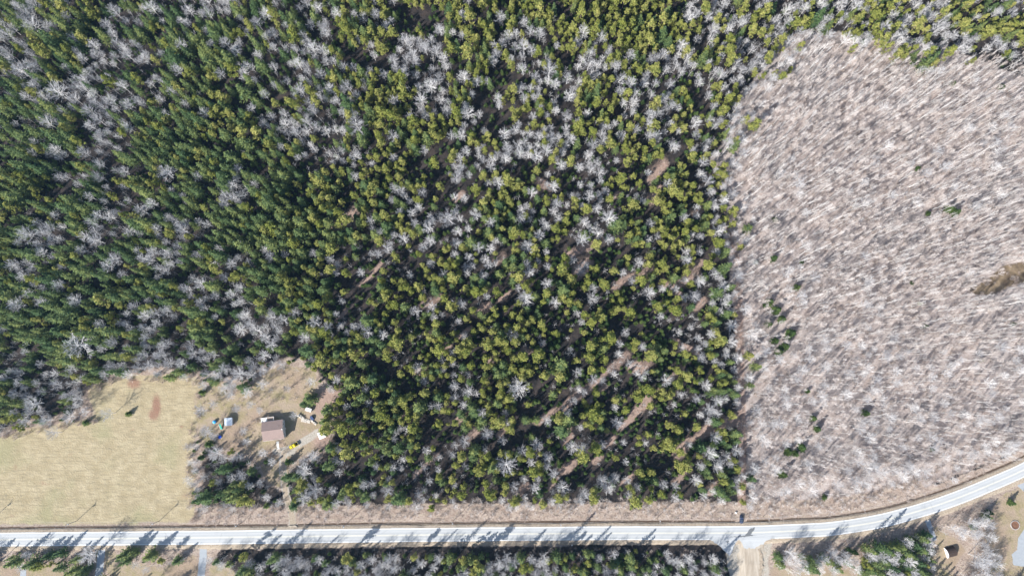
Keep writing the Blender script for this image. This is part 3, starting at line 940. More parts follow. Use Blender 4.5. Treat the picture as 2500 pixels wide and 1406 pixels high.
for i in range(N):
    x, y = cx_[i], cy_[i]
    px, py = bpx[i]
    if in_field[i] or lawn_in[i] or yard_in[i] or thick_in[i] or drv[i] < 7 or side_d[i] < 17 or hoop[i] < 40 or pave[i] or trackd[i] < 1.05:
        continue
    if rnorth[i]:
        if rdist[i] < 13.5 + 7 * nz_tall[i]:
            continue
    else:
        if rdist[i] < 8.2 + 2.5 * nz_tall[i]:
            continue
        if 0 < px < 1780 and px < 500 and random.random() < .8:
            continue
        if px > 1870 and rdist[i] < 11:
            continue
        if (1762 - max(0, 1345 - py) * 1.2) < px < 1870:
            continue
    ci, ri = min(24, max(0, int(px // 100))), min(13, max(0, int(py // 100)))
    L = CELLS[ri][ci]
    fc, fb = FRAC[L]
    if L in 'FM':
        fb = min(.95, max(.02, fb + (nz_bare[i] - .5) * (1.5 if L == 'M' else .9)))
        fc = 1 - fb
    if 1690 < px and rnorth[i] and py < 1230 and px + 0 * py < 1850:
        fc, fb = .38, .62
    if rnorth[i] and 820 < px < 1700 and py > 1165:
        fc = .42 if px > 1130 else .6
        fb = 1 - fc
    if nz_gap[i] > .62 and px < 1720 and rnorth[i] and random.random() < .93:
        continue
    tall = .78 + .44 * nz_tall[i]
    if 470 < px < 720 and 1090 < py < 1240 and random.random() < .6:
        continue
    if 2290 < px and py > 1200:
        fc, fb = .05, .95
    if not rnorth[i] and rdist[i] < 18 and 520 < px < 1700 and nz_bare[i] < .34:
        fc, fb = .7, .3
    u = random.random()
    if u < fc:
        if L == 'O' or (px > 900 and py < 500):
            kind = 'pine_tree' if random.random() < .72 else ('spruce_tree' if random.random() < .55 else 'fir_tree')
        elif px < 700:
            kind = 'spruce_tree' if random.random() < .78 else 'pine_tree'
        else:
            kind = 'spruce_tree' if random.random() < .5 else 'pine_tree'
        if py > 1330:
            kind = random.choice(('spruce_tree', 'spruce_tree', 'pine_tree', 'fir_tree'))
        if L == 'O' and px > 1300 and py > 640 and random.random() < .45:
            kind = 'fir_tree'
        if kind == 'pine_tree':
            rad = min(4.4, 1.1 + random.lognormvariate(.38, .48))
            h = 3.5 + rad * random.uniform(3.0, 3.9)
        elif kind == 'spruce_tree':
            rad = min(4.8, 1.5 + random.lognormvariate(.42 if px < 700 else .25, .48))
            h = 3.0 + rad * random.uniform(3.4, 4.4)
        else:
            rad = random.uniform(1.0, 1.9)
            h = rad * random.uniform(3.4, 4.6)
        f = .54 if px > 700 else .57
        if not rnorth[i]:
            f = .5
    else:
        kind = 'bare_tree'
        rad = random.uniform(1.9, 4.1)
        h = 5.5 + rad * random.uniform(1.9, 2.6)
        f = .66
        if not rnorth[i]:
            rad, h = rad * .85, h * .9
            f = .46 if px > 1870 else .5
    if not rnorth[i] and kind != 'bare_tree':
        h *= .85
        rad *= .85
    h *= tall
    if not clash(x, y, rad, f):
        stand(kind, x, y, h, rad)
# young firs growing in the shaded gaps between the crowns
for i in range(0, N, 2):
    x, y = cx_[i], cy_[i]
    px, py = bpx[i]
    if in_field[i] or lawn_in[i] or yard_in[i] or thick_in[i] or drv[i] < 7 or side_d[i] < 8 or trackd[i] < 1.1 or pave[i] or hoop[i] < 40:
        continue
    if rdist[i] < 18 or px > 1780 or random.random() < .45:
        continue
    rad = random.uniform(.8, 1.5)
    if not clash(x, y, rad, .55):
        stand('fir_tree', x, y, rad * random.uniform(2.6, 4.2), rad)

# thin leafless trees woven between the conifers
for i in range(1, N, 2):
    x, y = cx_[i], cy_[i]
    px, py = bpx[i]
    if in_field[i] or lawn_in[i] or yard_in[i] or drv[i] < 7 or side_d[i] < 8 or pave[i] or hoop[i] < 40 or rdist[i] < (15 if rnorth[i] else 9.5) or px > 1850 or thick_in[i]:
        continue
    if nz_bare[i] < .45:
        continue
    rad = random.uniform(1.2, 2.8)
    if not clash(x, y, rad, .60):
        stand('bare_tree', x, y, 4 + rad * random.uniform(2.2, 3.2), rad)
# low pale brush trees along the verge
for i in range(N):
    px = bpx[i][0]
    if rnorth[i] and 490 < px < 2300 and 8 < rdist[i] < 19 and abs(px - 714) > 16 and abs(px - 1808) > 14 and random.random() < (.75 if px > 1120 else .35) * min(1, (rdist[i] - 7) / 7):
        rad = random.uniform(.8, 1.9)
        if not clash(cx_[i], cy_[i], rad, .5):
            stand('bare_tree', cx_[i], cy_[i], rad * random.uniform(1.7, 2.5) + .5, rad)
# the leafless thicket
EVER = [(2330, 510, 14), (1897, 762, 10), (1905, 860, 9), (1893, 628, 8), (1895, 535, 10), (1848, 640, 7), (1960, 1092, 10), (1925, 1100, 8), (1915, 1160, 9), (2280, 1098, 6), (2230, 690, 7), (2250, 740, 6), (2270, 520, 8), (2245, 410, 8), (2265, 795, 7),
        (2120, 1010, 9), (1990, 1020, 7), (1975, 955, 7), (2000, 1048, 8), (1928, 820, 12), (1950, 700, 8), (2480, 790, 7), (2400, 880, 5), (2110, 100, 10), (2290, 120, 14), (2330, 200, 10), (2450, 210, 11), (2470, 130, 16), (2200, 40, 14), (2340, 30, 16), (2430, 20, 16),
        (2245, 30, 12), (2480, 60, 12), (2015, 1215, 9), (1870, 745, 8), (1960, 640, 7)]
for x, y, r in ((1884, 738, 11), (1899, 756, 12), (1912, 778, 11), (1905, 858, 12), (1922, 846, 11), (1896, 832, 10), (1880, 790, 10), (1935, 812, 12), (1950, 700, 9), (1962, 1094, 11), (1928, 1104, 11), (1946, 1108, 9), (1915, 1160, 11), (2322, 508, 12),
                (2340, 516, 12), (1893, 630, 9), (1990, 1022, 8), (2118, 1008, 9), (2001, 1048, 9)):
    by_crown('fir_tree', x, y, r, random.uniform(5, 7.5))
for x, y, r in EVER:
    by_crown('fir_tree', x, y, r * .85, random.uniform(2.8, 5))
    q_ = HASH[hkey(STAND[-1]['x'], STAND[-1]['y'])]
    q_[-1] = (*q_[-1][:2], .2)
GL = inside(bpx, GLADE)
order = RNG.permutation(N)
for i in order:
    if not thick_in[i] or GL[i] or trackd[i] < .9:
        continue
    x, y = cx_[i], cy_[i]
    px, py = bpx[i]
    if rdist[i] < 9 or not rnorth[i]:
        continue
    u = random.random()
    edge_band = seg_dist(np.array([[px, py]]), THICKET[4:13])[0] < 55
    if u < .36:
        h = random.uniform(9, 16.5) if py < 850 else random.uniform(7, 13)
        rad = h * random.uniform(.10, .15)
        if not clash(x, y, .85, 1.0):
            stand('poplar_tree', x, y, h, rad)
            HASH[hkey(x, y)][-1] = (x, y, .85)
    elif u < (.62 if edge_band or py > 850 else .44 if nz_bare[i] > .6 else .365):
        rad = random.uniform(1.7, 3.7)
        h = 4 + rad * random.uniform(1.8, 2.8)
        if not clash(x, y, 1.4, 1.0):
            stand('bare_tree', x, y, h, rad)
            HASH[hkey(x, y)][-1] = (x, y, 1.4)
    else:
        h = random.uniform(5.5, 11.5)
        if nz_gap[i] < .9 and not clash(x, y, .48, 1.0):
            stand('sapling', x, y, h, h * random.uniform(.13, .19))
            HASH[hkey(x, y)][-1] = (x, y, .48)

# ------------------------------------------------------------------ naming: which tree is meant
MARKS = [('brown-roofed house', 665, 1047), ('pale gabled shed', 556, 1030), ('yellow pickup truck', 718, 1087), ('square white hut', 785, 1062), ('dark blue car', 1810, 1267), ('arched brown shed', 2325, 1345),
         ('gravel driveway mouth', 714, 1262), ('gravel road junction', 1830, 1345), ('reddish dug patch in field', 380, 997), ('field\'s lower left corner', 10, 1260), ('straw field\'s right edge', 480, 1150),
         ('photo\'s top left corner', 10, 10), ('photo\'s top right corner', 2490, 10), ('photo\'s bottom right corner', 2490, 1396), ('photo\'s bottom left corner', 10, 1396), ('middle of the photo\'s top edge', 1250, 5),
         ('middle of the photo\'s left edge', 5, 703), ('middle of the photo\'s right edge', 2495, 703), ('centre of the photo', 1250, 703), ('reddish glade left of centre', 842, 535), ('pink glade at upper right', 1605, 415),
         ('pink strip at wood\'s right edge', 1670, 690), ('long forest ride at lower right', 1455, 935), ('short forest ride at lower right', 1545, 1010), ('red opening by the boundary path', 1740, 1045), ('tawny glade in the thicket', 2445, 675),
         ('large pale tree at the left', 190, 842), ('large white tree at bottom centre', 1237, 1135), ('tall white tree below centre', 1265, 948), ('round brown bed', 2478, 1281), ('evergreen clump in thicket', 2330, 510),
         ('bend of the highway', 2332, 1217), ('pine grove at the lower right', 2205, 1360), ('boundary path\'s midpoint', 1808, 850), ('boundary path\'s upper end', 1780, 600), ('first quarter of the top edge', 625, 5),
         ('third quarter of the top edge', 1875, 5), ('dark opening at upper left', 420, 120), ('pale clump at upper centre', 1090, 195), ('grey clump at upper left', 750, 160), ('shaded opening right of centre', 1415, 640),
         ('first opening below centre', 1180, 755), ('opening above the house', 720, 925), ('white trees right of centre', 1425, 565), ('upper left quarter\'s middle', 625, 350), ('upper right quarter\'s middle', 1875, 350),
         ('lower right quarter\'s middle', 1875, 1050), ('thicket\'s upper right', 2350, 300), ('thicket\'s lower right', 2300, 1000), ('thicket\'s middle', 2100, 600), ('thicket\'s lower middle', 2080, 850), ('paved driveway at lower left', 494, 1370),
         ('gravel lane at lower left', 247, 1365), ('small conifer in the field', 310, 1011), ('highway below the wood\'s middle', 1250, 1302), ('left edge\'s upper third', 5, 350), ('wood between field and centre', 950, 900)]
SECT = ['right of', 'above and right of', 'above', 'above and left of', 'left of', 'below and left of', 'below', 'below and right of']
LOOK = {'pine_tree': ('olive clumpy pine', 'pine', 'olive pines of the wood', 285), 'spruce_tree': ('dark pointed spruce', 'spruce', 'dark spruces of the wood', 285),
        'fir_tree': ('small green fir', 'fir', 'young firs', 240), 'bare_tree': ('grey leafless tree', 'bare tree', 'leafless trees', 290), 'poplar_tree': ('slender pale poplar', 'poplar', 'poplars of the thicket', 285)}
RANK = ['nearest', 'second nearest', 'third nearest', 'fourth nearest', 'fifth nearest']
for kind, (look, cat, grp, cap) in LOOK.items():
    S = [s for s in STAND if s['kind'] == kind and -10 < s['px'][0] < 2510 and -10 < s['px'][1] < 1416]
    pxs = np.array([s['px'] for s in S])
    chosen = 0
    slots = []
    for mi, (mn, mx_, my_) in enumerate(MARKS):
        d = pxs - [mx_, my_]
        dist = np.hypot(*d.T)
        sec = (np.round(np.degrees(np.arctan2(-d[:, 1], d[:, 0])) / 45).astype(int)) % 8
        for q in range(8):
            c_ = np.where((sec == q) & (dist > 6) & (dist < 330))[0]
            c_ = c_[np.argsort(dist[c_])][:5]
            for r_, j in enumerate(c_):
                slots.append((r_, dist[j] / (1 + 0 * mi), mn, q, j))
    slots.sort(key=lambda t: (t[0], t[1]))
    hand_first = [t for t in slots if S[t[4]]['hand']] + [t for t in slots if not S[t[4]]['hand']]
    for r_, dd, mn, q, j in hand_first:
        if 'label' in S[j] or chosen >= cap:
            continue
        S[j]['label'] = '%s %s %s the %s' % (look, RANK[r_], SECT[q], mn)
        chosen += 1

# individuals first: they also lend their meshes to the masses
SOURCE = {}
TREE_PARTS = {'bare_tree', 'spruce_tree', 'pine_tree', 'fir_tree'}
for kind in LOOK:
    cat, grp = LOOK[kind][1], LOOK[kind][2]
    S = [s for s in STAND if s.get('label') and s['kind'] == kind]
    nv = len(PROTO[kind])
    auto = [s for s in S if not s['hand']]
    for v in range(nv):
        if not any(s['var'] == v for s in auto):
            auto[v]['var'] = v
    for s in S:
        pr = PROTO[kind][s['var']]
        if s['hand'] and kind in TREE_PARTS:
            o = empty(kind, (s['x'], s['y'], 0))
            link('crown', pr['crown'], o)
            link('trunk', pr['trunk'], o)
        else:
            o = link(kind, pr['whole'], None, (s['x'], s['y'], 0))
            SOURCE.setdefault((kind, s['var']), o)
        o.rotation_euler = s['rot']
        o.scale = s['scale']
        tag(o, s['label'], cat, grp)


def scatter(name, items, kind, sources, label):
    me = bpy.data.meshes.new(name)
    n = len(items)
    me.vertices.add(n)
    me.vertices.foreach_set('co', np.array([(s['x'], s['y'], s.get('z', 0)) for s in items], np.float32).ravel())
    for an, tp, key in (('rot', 'FLOAT_VECTOR', 'rot'), ('scl', 'FLOAT_VECTOR', 'scale')):
        a = me.attributes.new(an, tp, 'POINT')
        a.data.foreach_set('vector', np.array([s[key] for s in items], np.float32).ravel())
    a = me.attributes.new('var', 'INT', 'POINT')
    a.data.foreach_set('value', np.array([s['var'] for s in items], np.int32))
    o = link(name, me)
    tag(o, label, None, None, 'stuff')
    g = bpy.data.node_groups.new(name, 'GeometryNodeTree')
    g.interface.new_socket('Geometry', in_out='INPUT', socket_type='NodeSocketGeometry')
    g.interface.new_socket('Geometry', in_out='OUTPUT', socket_type='NodeSocketGeometry')
    gi, go = g.nodes.new('NodeGroupInput'), g.nodes.new('NodeGroupOutput')
    jn = g.nodes.new('GeometryNodeJoinGeometry')

    def named(nm, tp):
        nd = g.nodes.new('GeometryNodeInputNamedAttribute')
        nd.data_type = tp
        nd.inputs['Name'].default_value = nm
        return nd.outputs['Attribute']
    rot, scl, var = named('rot', 'FLOAT_VECTOR'), named('scl', 'FLOAT_VECTOR'), named('var', 'INT')
    for k_, src in sources.items():
        cmp_ = g.nodes.new('FunctionNodeCompare')
        cmp_.data_type, cmp_.operation = 'INT', 'EQUAL'
        ins = [q for q in cmp_.inputs if q.type == 'INT' and q.enabled]
        g.links.new(var, ins[0])
        ins[1].default_value = k_
        oi = g.nodes.new('GeometryNodeObjectInfo')
        oi.transform_space = 'ORIGINAL'
        oi.inputs['Object'].default_value = src
        oi.inputs['As Instance'].default_value = True
        ip = g.nodes.new('GeometryNodeInstanceOnPoints')
        g.links.new(gi.outputs[0], ip.inputs['Points'])
        g.links.new(cmp_.outputs['Result'], ip.inputs['Selection'])
        g.links.new(oi.outputs['Geometry'], ip.inputs['Instance'])
        g.links.new(rot, ip.inputs['Rotation'])
        g.links.new(scl, ip.inputs['Scale'])
        g.links.new(ip.outputs['Instances'], jn.inputs[0])
    g.links.new(jn.outputs[0], go.inputs[0])
    md = o.modifiers.new('scatter', 'NODES')
    md.node_group = g
    return o


# bushes: some stand out singly, the rest is undergrowth
BUSH = []


def bush(x, y, s, hs=1.0):
    BUSH.append(dict(x=x, y=y, scale=(s, s, s * hs), rot=(0, 0, random.uniform(0, 6.28)), var=random.randrange(5)))


for i in range(N):
    px, py = bpx[i]
    x, y = cx_[i], cy_[i]
    if not (-150 < px < 2700):
        continue
    d = rdist[i]
    u = random.random()
    if rnorth[i] and px > 500 and 6.8 < d < 19 and abs(px - 714) > 12 and abs(px - 1808) > 12:
        if u < (1.0 if d > 9 else .55):
            bush(x, y, random.uniform(.5, 1.25), random.uniform(.45, .9) * (1.0 if d > 12 else .6))
    elif not rnorth[i] and 7.5 < d < 14 and side_d[i] > 8 and not pave[i] and (px < 1740 or px > 1890) and u < .6:
        bush(x, y, random.uniform(.35, .9), .6)
    elif GL[i] and u < .5:
        bush(x, y, random.uniform(.5, 1.1), .6)
    elif thick_in[i] and u < .18 and d > 7:
        bush(x, y, random.uniform(.5, 1.2), .7)
    elif lawn_in[i] and (px < 640 or py < 975) and u < .32 and not (530 < px < 585 and 1005 < py < 1075):
        bush(x, y, random.uniform(.4, .9), .7)
    elif seg_dist(np.array([[px, py]]), [(-50, 1075), (140, 1030), (230, 1020), (200, 950), (330, 912), (490, 925), (478, 1060), (470, 1100), (476, 1260)])[0] < 14 and u < .8:
        bush(x, y, random.uniform(.5, 1.3), .95)
    elif 480 < px < 720 and 1085 < py < 1255 and u < .55 and drv[i] > 8:
        bush(x, y, random.uniform(.4, .9), .7)
    elif py < 1240 and trackd[i] < 1.7 and u < .55 and not in_field[i] and not lawn_in[i]:
        bush(x, y, random.uniform(.35, .8), .6)
b0 = [b for b in BUSH]
BUSH_LABEL = ['low tan bush beside the brown-roofed house', 'round reddish twiggy bush by the field edge', 'tan bush on the verge by the driveway mouth', 'tan bush on the verge by the dark car', 'low brown bush in the thicket by the highway bend']
spots = [(612, 1100), (205, 968), (745, 1262), (1785, 1262), (2215, 1222)]
BSRC = {}
for i, (q, lb) in enumerate(zip(spots, BUSH_LABEL)):
    w = P(*q)
    o = link('bush', PROTO['bush'][i]['whole'], None, (w[0], w[1], 0), random.uniform(0, 6))
    o.scale = (1.2, 1.2, .8)
    tag(o, lb, 'bush', 'bushes along the edges')
    BSRC[i] = o
scatter('undergrowth', BUSH, 'bush', BSRC, 'tan leafless brush along the verges and under the thicket')
MASS = {'pine_tree': ('pine_woods', 'olive pines massed in the wood'), 'spruce_tree': ('spruce_woods', 'dark spruces massed in the wood'), 'fir_tree': ('fir_undergrowth', 'young firs massed between the taller trees'),
        'bare_tree': ('bare_woods', 'grey leafless trees massed in the wood'), 'poplar_tree': ('poplar_woods', 'pale poplars massed in the thicket')}
for kind, (nm, lb) in MASS.items():
    rest = [s for s in STAND if s['kind'] == kind and not s.get('label')]
    scatter(nm, rest, kind, {v: SOURCE[(kind, v)] for v in range(len(PROTO[kind])) if (kind, v) in SOURCE}, lb)
saps = [s for s in STAND if s['kind'] == 'sapling']
SAPSRC = {}
for v in range(6):
    s = next(q for q in saps if q['var'] == v and 1850 < q['px'][0] < 2450 and 150 < q['px'][1] < 1150 and not q.get('label'))
    s['label'] = 'x'
    o = link('sapling', PROTO['sapling'][v]['whole'], None, (s['x'], s['y'], 0))
    o.rotation_euler, o.scale = s['rot'], s['scale']
    tag(o, 'thin brown leafless sapling among the pale poplars of the thicket', 'sapling', 'saplings of the thicket')
    SAPSRC[v] = o
scatter('sapling_woods', [s for s in saps if not s.get('label')], 'sapling', SAPSRC, 'brown leafless saplings massed in the thicket')
print('COUNTS', {k: sum(s['kind'] == k for s in STAND) for k in SIZE}, 'individuals', {k: sum(s['kind'] == k and 'label' in s for s in STAND) for k in SIZE}, 'bushes', len(BUSH))

# ------------------------------------------------------------------ materials of the built things
k = NT('brown_shingles', 0.92, 0.15)
oc = k.coord()
bk = k.n('ShaderNodeTexBrick')
k.t.links.new(k.mapping(oc, (1, 1, 1)), bk.inputs['Vector'])
bk.inputs['Scale'].default_value = 1.6
for nm_, v_ in (('Color1', (0.25, 0.185, 0.165, 1)), ('Color2', (0.30, 0.225, 0.20, 1)), ('Mortar', (0.19, 0.14, 0.125, 1))):
    bk.inputs[nm_].default_value = v_
k.base(k.mix(k.ramp(k.noise(0.5, 4, vec=oc), .4, .8, 0, .5), bk.outputs['Color'], (0.21, 0.16, 0.15)))
SHINGLE = k.m
SIDING = plain('pale_grey_siding', (0.60, 0.62, 0.64), 0.7, 0.3, 0.06)
WHITE = plain('white_paint', (0.80, 0.80, 0.78), 0.6, 0.3, 0.06)
GLASS = plain('dark_window_glass', (0.04, 0.05, 0.06), 0.12, 0.5, 0.2)
DOOR = plain('brown_door_paint', (0.12, 0.07, 0.05), 0.6, 0.3)
DECKWOOD = plain('weathered_deck_boards', (0.30, 0.24, 0.20), 0.85, 0.15, 0.25, 4)
CONCRETE = plain('pale_concrete', (0.66, 0.65, 0.62), 0.9, 0.15, 0.1)
TIN = plain('pale_sheet_metal', (0.66, 0.71, 0.76), 0.45, 0.4, 0.1, 1.2, 0.25)
BLACK = plain('black_rubber', (0.025, 0.025, 0.027), 0.8, 0.2)
STEEL = plain('grey_steel', (0.45, 0.46, 0.48), 0.4, 0.5, 0.1, 3, 0.6)
YELLOW = plain('yellow_car_paint', (0.82, 0.66, 0.02), 0.32, 0.5, 0.05)
NAVY = plain('dark_blue_car_paint', (0.018, 0.030, 0.075), 0.25, 0.5, 0.1)
BEDLINER = plain('black_bed_liner', (0.02, 0.02, 0.022), 0.8, 0.2)
LAMP = plain('clear_lamp_lens', (0.75, 0.75, 0.72), 0.2, 0.5)
REDLAMP = plain('red_lamp_lens', (0.45, 0.02, 0.02), 0.2, 0.5)
WOODPOLE = plain('weathered_pole_wood', (0.30, 0.25, 0.21), 0.9, 0.1, 0.25, 5)
CERAMIC = plain('pale_insulator', (0.72, 0.74, 0.75), 0.3, 0.5)
WIRE = plain('aluminium_wire', (0.50, 0.50, 0.50), 0.5, 0.4)
SKYBLUE = plain('light_blue_plastic', (0.05, 0.36, 0.72), 0.45, 0.4, 0.15, 1)
ROYAL = plain('royal_blue_plastic', (0.01, 0.075, 0.50), 0.45, 0.4, 0.15, 1)
TEAL = plain('teal_plastic', (0.02, 0.36, 0.27), 0.45, 0.4, 0.15, 1)
SPLITWOOD = plain('pale_split_wood', (0.62, 0.57, 0.50), 0.9, 0.1, 0.3, 6)
TARPBROWN = plain('dark_brown_cover', (0.05, 0.036, 0.030), 0.85, 0.15, 0.35, 1.5)
TARPBLUE = plain('dark_blue_tarp', (0.05, 0.075, 0.16), 0.6, 0.3, 0.3, 2)
BEDSOIL = plain('brown_bed_soil', (0.16, 0.085, 0.055), 0.95, 0.1, 0.4, 3)
STONE = plain('grey_field_stone', (0.40, 0.38, 0.36), 0.9, 0.15, 0.25, 3)


def at(px, py, z=0.0):
    p = P(px, py, z)
    return float(p[0]), float(p[1])


def gable_roof(mb, x0, x1, y0, y1, ze, zr, yr, t=0.16):
    return mb.loft([[(x, y0, ze), (x, yr, zr), (x, y1, ze), (x, y1, ze + t), (x, yr, zr + t), (x, y0, ze + t)] for x in (x0, x1)])


# ------------------------------------------------------------------ the house and its yard
hx, hy = at(665.7, 1050.3, 4.6)
HR = R(7.5)
house = empty('house', (hx, hy, 0), HR)
tag(house, 'bungalow with brown shingle gable roof in the clearing beside the yellow pickup', 'house')
w = MB()
w.loft([[(x, -4.75, 0), (x, 4.75, 0), (x, 4.75, 4.02), (x, 0.25, 5.68), (x, -4.75, 4.02)] for x in (-5.5, 5.5)])
w.build('wall', SIDING, house)
roof = gable_roof(MB(), -5.9, 5.85, -5.3, 5.25, 3.9, 5.82, 0.25).build('roof', SHINGLE, house)
MB().tube((-5.9, .25, 5.99), (5.85, .25, 5.99), .09, n=6).build('ridge_cap', SHINGLE, roof)
MB().tube((3.1, 1.9, 5.1), (3.1, 1.9, 5.75), .10).build('vent_pipe', STEEL, roof)
MB().box(5.51, 5.95, -.35, .35, 0, 6.6).build('chimney', CONCRETE, house)
for side_ in (-1, 1):
    y_ = -5.36 if side_ < 0 else 5.31
    MB().box(-5.9, 5.85, min(y_, y_ - .09 * side_), max(y_, y_ - .09 * side_), 3.82, 3.95).build('gutter', WHITE, house)


def window(parent, c, axis_, wd, ht):
    x, y, z = c
    e = 0.06
    if axis_ == 'x':
        f = MB().box(x, x + e if x > 0 else x - e, y - wd / 2, y + wd / 2, z - ht / 2, z + ht / 2)
        g = MB().box(x + (e if x > 0 else -e), x + (e + .02 if x > 0 else -e - .02), y - wd / 2 + .09, y + wd / 2 - .09, z - ht / 2 + .09, z + ht / 2 - .09)
    else:
        s_ = 1 if y > 0 else -1
        f = MB().box(x - wd / 2, x + wd / 2, y, y + e * s_, z - ht / 2, z + ht / 2)
        g = MB().box(x - wd / 2 + .09, x + wd / 2 - .09, y + e * s_, y + (e + .02) * s_, z - ht / 2 + .09, z + ht / 2 - .09)
    fo = f.build('window', WHITE, parent)
    g.build('pane', GLASS, fo)


for y_ in (-3, 2.6):
    window(house, (5.5, y_, 2.9), 'x', 1.1, 1.0)
for x_ in (-4.0, -1.5, 4.2):
    window(house, (x_, -4.75, 2.9), 'y', 1.3, 1.1)
for x_ in (-4.5, 2.5):
    window(house, (x_, 4.75, 2.9), 'y', 1.2, 1.1)
dr = MB().box(1.85, 2.85, -4.83, -4.75, 0.5, 2.6).build('door', DOOR, house)
MB().box(1.95, 2.0, -4.88, -4.83, 1.45, 1.6).build('handle', STEEL, dr)
MB().box(1.55, 3.15, -6.1, -4.76, 0, 0.48).build('porch_step', DECKWOOD, house)
dk = MB().box(-5.6, 0.55, 4.76, 7.5, 2.25, 2.4)
for x_ in (-5.4, -2.5, .35):
    dk.box(x_ - .08, x_ + .08, 7.25, 7.41, 0, 2.25)
deck = dk.build('deck', DECKWOOD, house)
rl = MB().box(-5.6, .55, 7.38, 7.48, 3.3, 3.4).box(-5.6, .55, 7.4, 7.46, 2.55, 2.62).box(.45, .55, 4.9, 7.38, 3.3, 3.4).box(.47, .53, 4.9, 7.38, 2.55, 2.62)
for i in range(24):
    rl.box(-5.55 + i * .265, -5.49 + i * .265, 7.4, 7.46, 2.4, 3.3)
for i in range(9):
    rl.box(.47, .53, 4.95 + i * .27, 5.01 + i * .27, 2.4, 3.3)
rl.build('railing', WHITE, deck)
sp = MB()
for i in range(8):
    sp.box(-7.6 + i * .26, -7.3 + i * .26, 5.2, 7.3, .1 + i * .28, .18 + i * .28)
sp.box(-7.62, -5.6, 5.05, 5.15, .3, 2.9).box(-7.62, -5.6, 7.35, 7.45, .3, 2.9)
sp.build('stair', WHITE, deck)
MB().box(-5.5, -3.4, 4.9, 7.2, 2.41, 2.5).build('mat', WHITE, deck)
wp = smooth_line([at(678, 1077), at(678, 1086), at(679.5, 1096)], .5)
tag(strip('path', wp, (-.62, .62), (.05, .05), CONCRETE), kind='structure')

sx_, sy_ = at(557, 1029, 2.2)
shed = empty('garden_shed', (sx_, sy_, 0), R(94))
tag(shed, 'small gabled shed with pale metal roof between bare trees west of the house', 'shed')
MB().loft([[(x, -1.9, 0), (x, 1.9, 0), (x, 1.9, 2.2), (x, .55, 3.0), (x, -1.9, 2.2)] for x in (-1.9, 1.9)]).build('wall', SIDING, shed)
gable_roof(MB(), -2.15, 2.15, -2.2, 2.1, 2.12, 3.12, .6, .06).build('roof', TIN, shed)
sd = MB().box(-1.96, -1.9, -.5, .5, 0, 1.95).build('door', DOOR, shed)
MB().box(-2.0, -1.96, .3, .36, .9, 1.1).build('handle', STEEL, sd)

x_, y_ = at(785, 1062, 2.3)
hut = empty('white_hut', (x_, y_, 0), R(22))
tag(hut, 'square hut with nearly flat white roof at the clearing\'s eastern tree edge', 'hut')
MB().box(-1.55, 1.55, -1.55, 1.55, 0, 2.25).build('wall', SIDING, hut)
MB().loft([[(-1.85, y, 2.2 + (y + 1.85) * .05), (1.85, y, 2.2 + (y + 1.85) * .05), (1.85, y, 2.3 + (y + 1.85) * .05), (-1.85, y, 2.3 + (y + 1.85) * .05)] for y in (-1.85, 1.85)]).build('roof', WHITE, hut)
MB().box(-.45, .45, -1.6, -1.55, 0, 1.9).build('door', DOOR, hut)


def wheel(parent, x, y, r, wd):
    n = 18
    s_ = 1 if y > 0 else -1
    prof = [(r * .62, 0), (r * .97, .01), (r, wd * .25), (r, wd * .75), (r * .97, wd), (r * .62, wd)]
    t = MB().loft([[(x + rr * math.cos(2 * math.pi * i / n), y + s_ * (d - wd), r + rr * math.sin(2 * math.pi * i / n)) for i in range(n)] for rr, d in prof])
    h_ = MB().loft([[(x + rr * math.cos(2 * math.pi * i / n), y + s_ * d, r + rr * math.sin(2 * math.pi * i / n)) for i in range(n)] for rr, d in ((r * .61, -wd * .7), (r * .61, -.03), (r * .2, .0))])
    wo = t.build('wheel', BLACK, parent)
    h_.build('rim', STEEL, wo)


def rrect(x, hw, z0, z1, rnd, top=1.0):
    return [(x, -hw, z0), (x, hw, z0), (x, hw, z1 - rnd), (x, hw * top - rnd * .5, z1), (x, -hw * top + rnd * .5, z1), (x, -hw, z1 - rnd)]


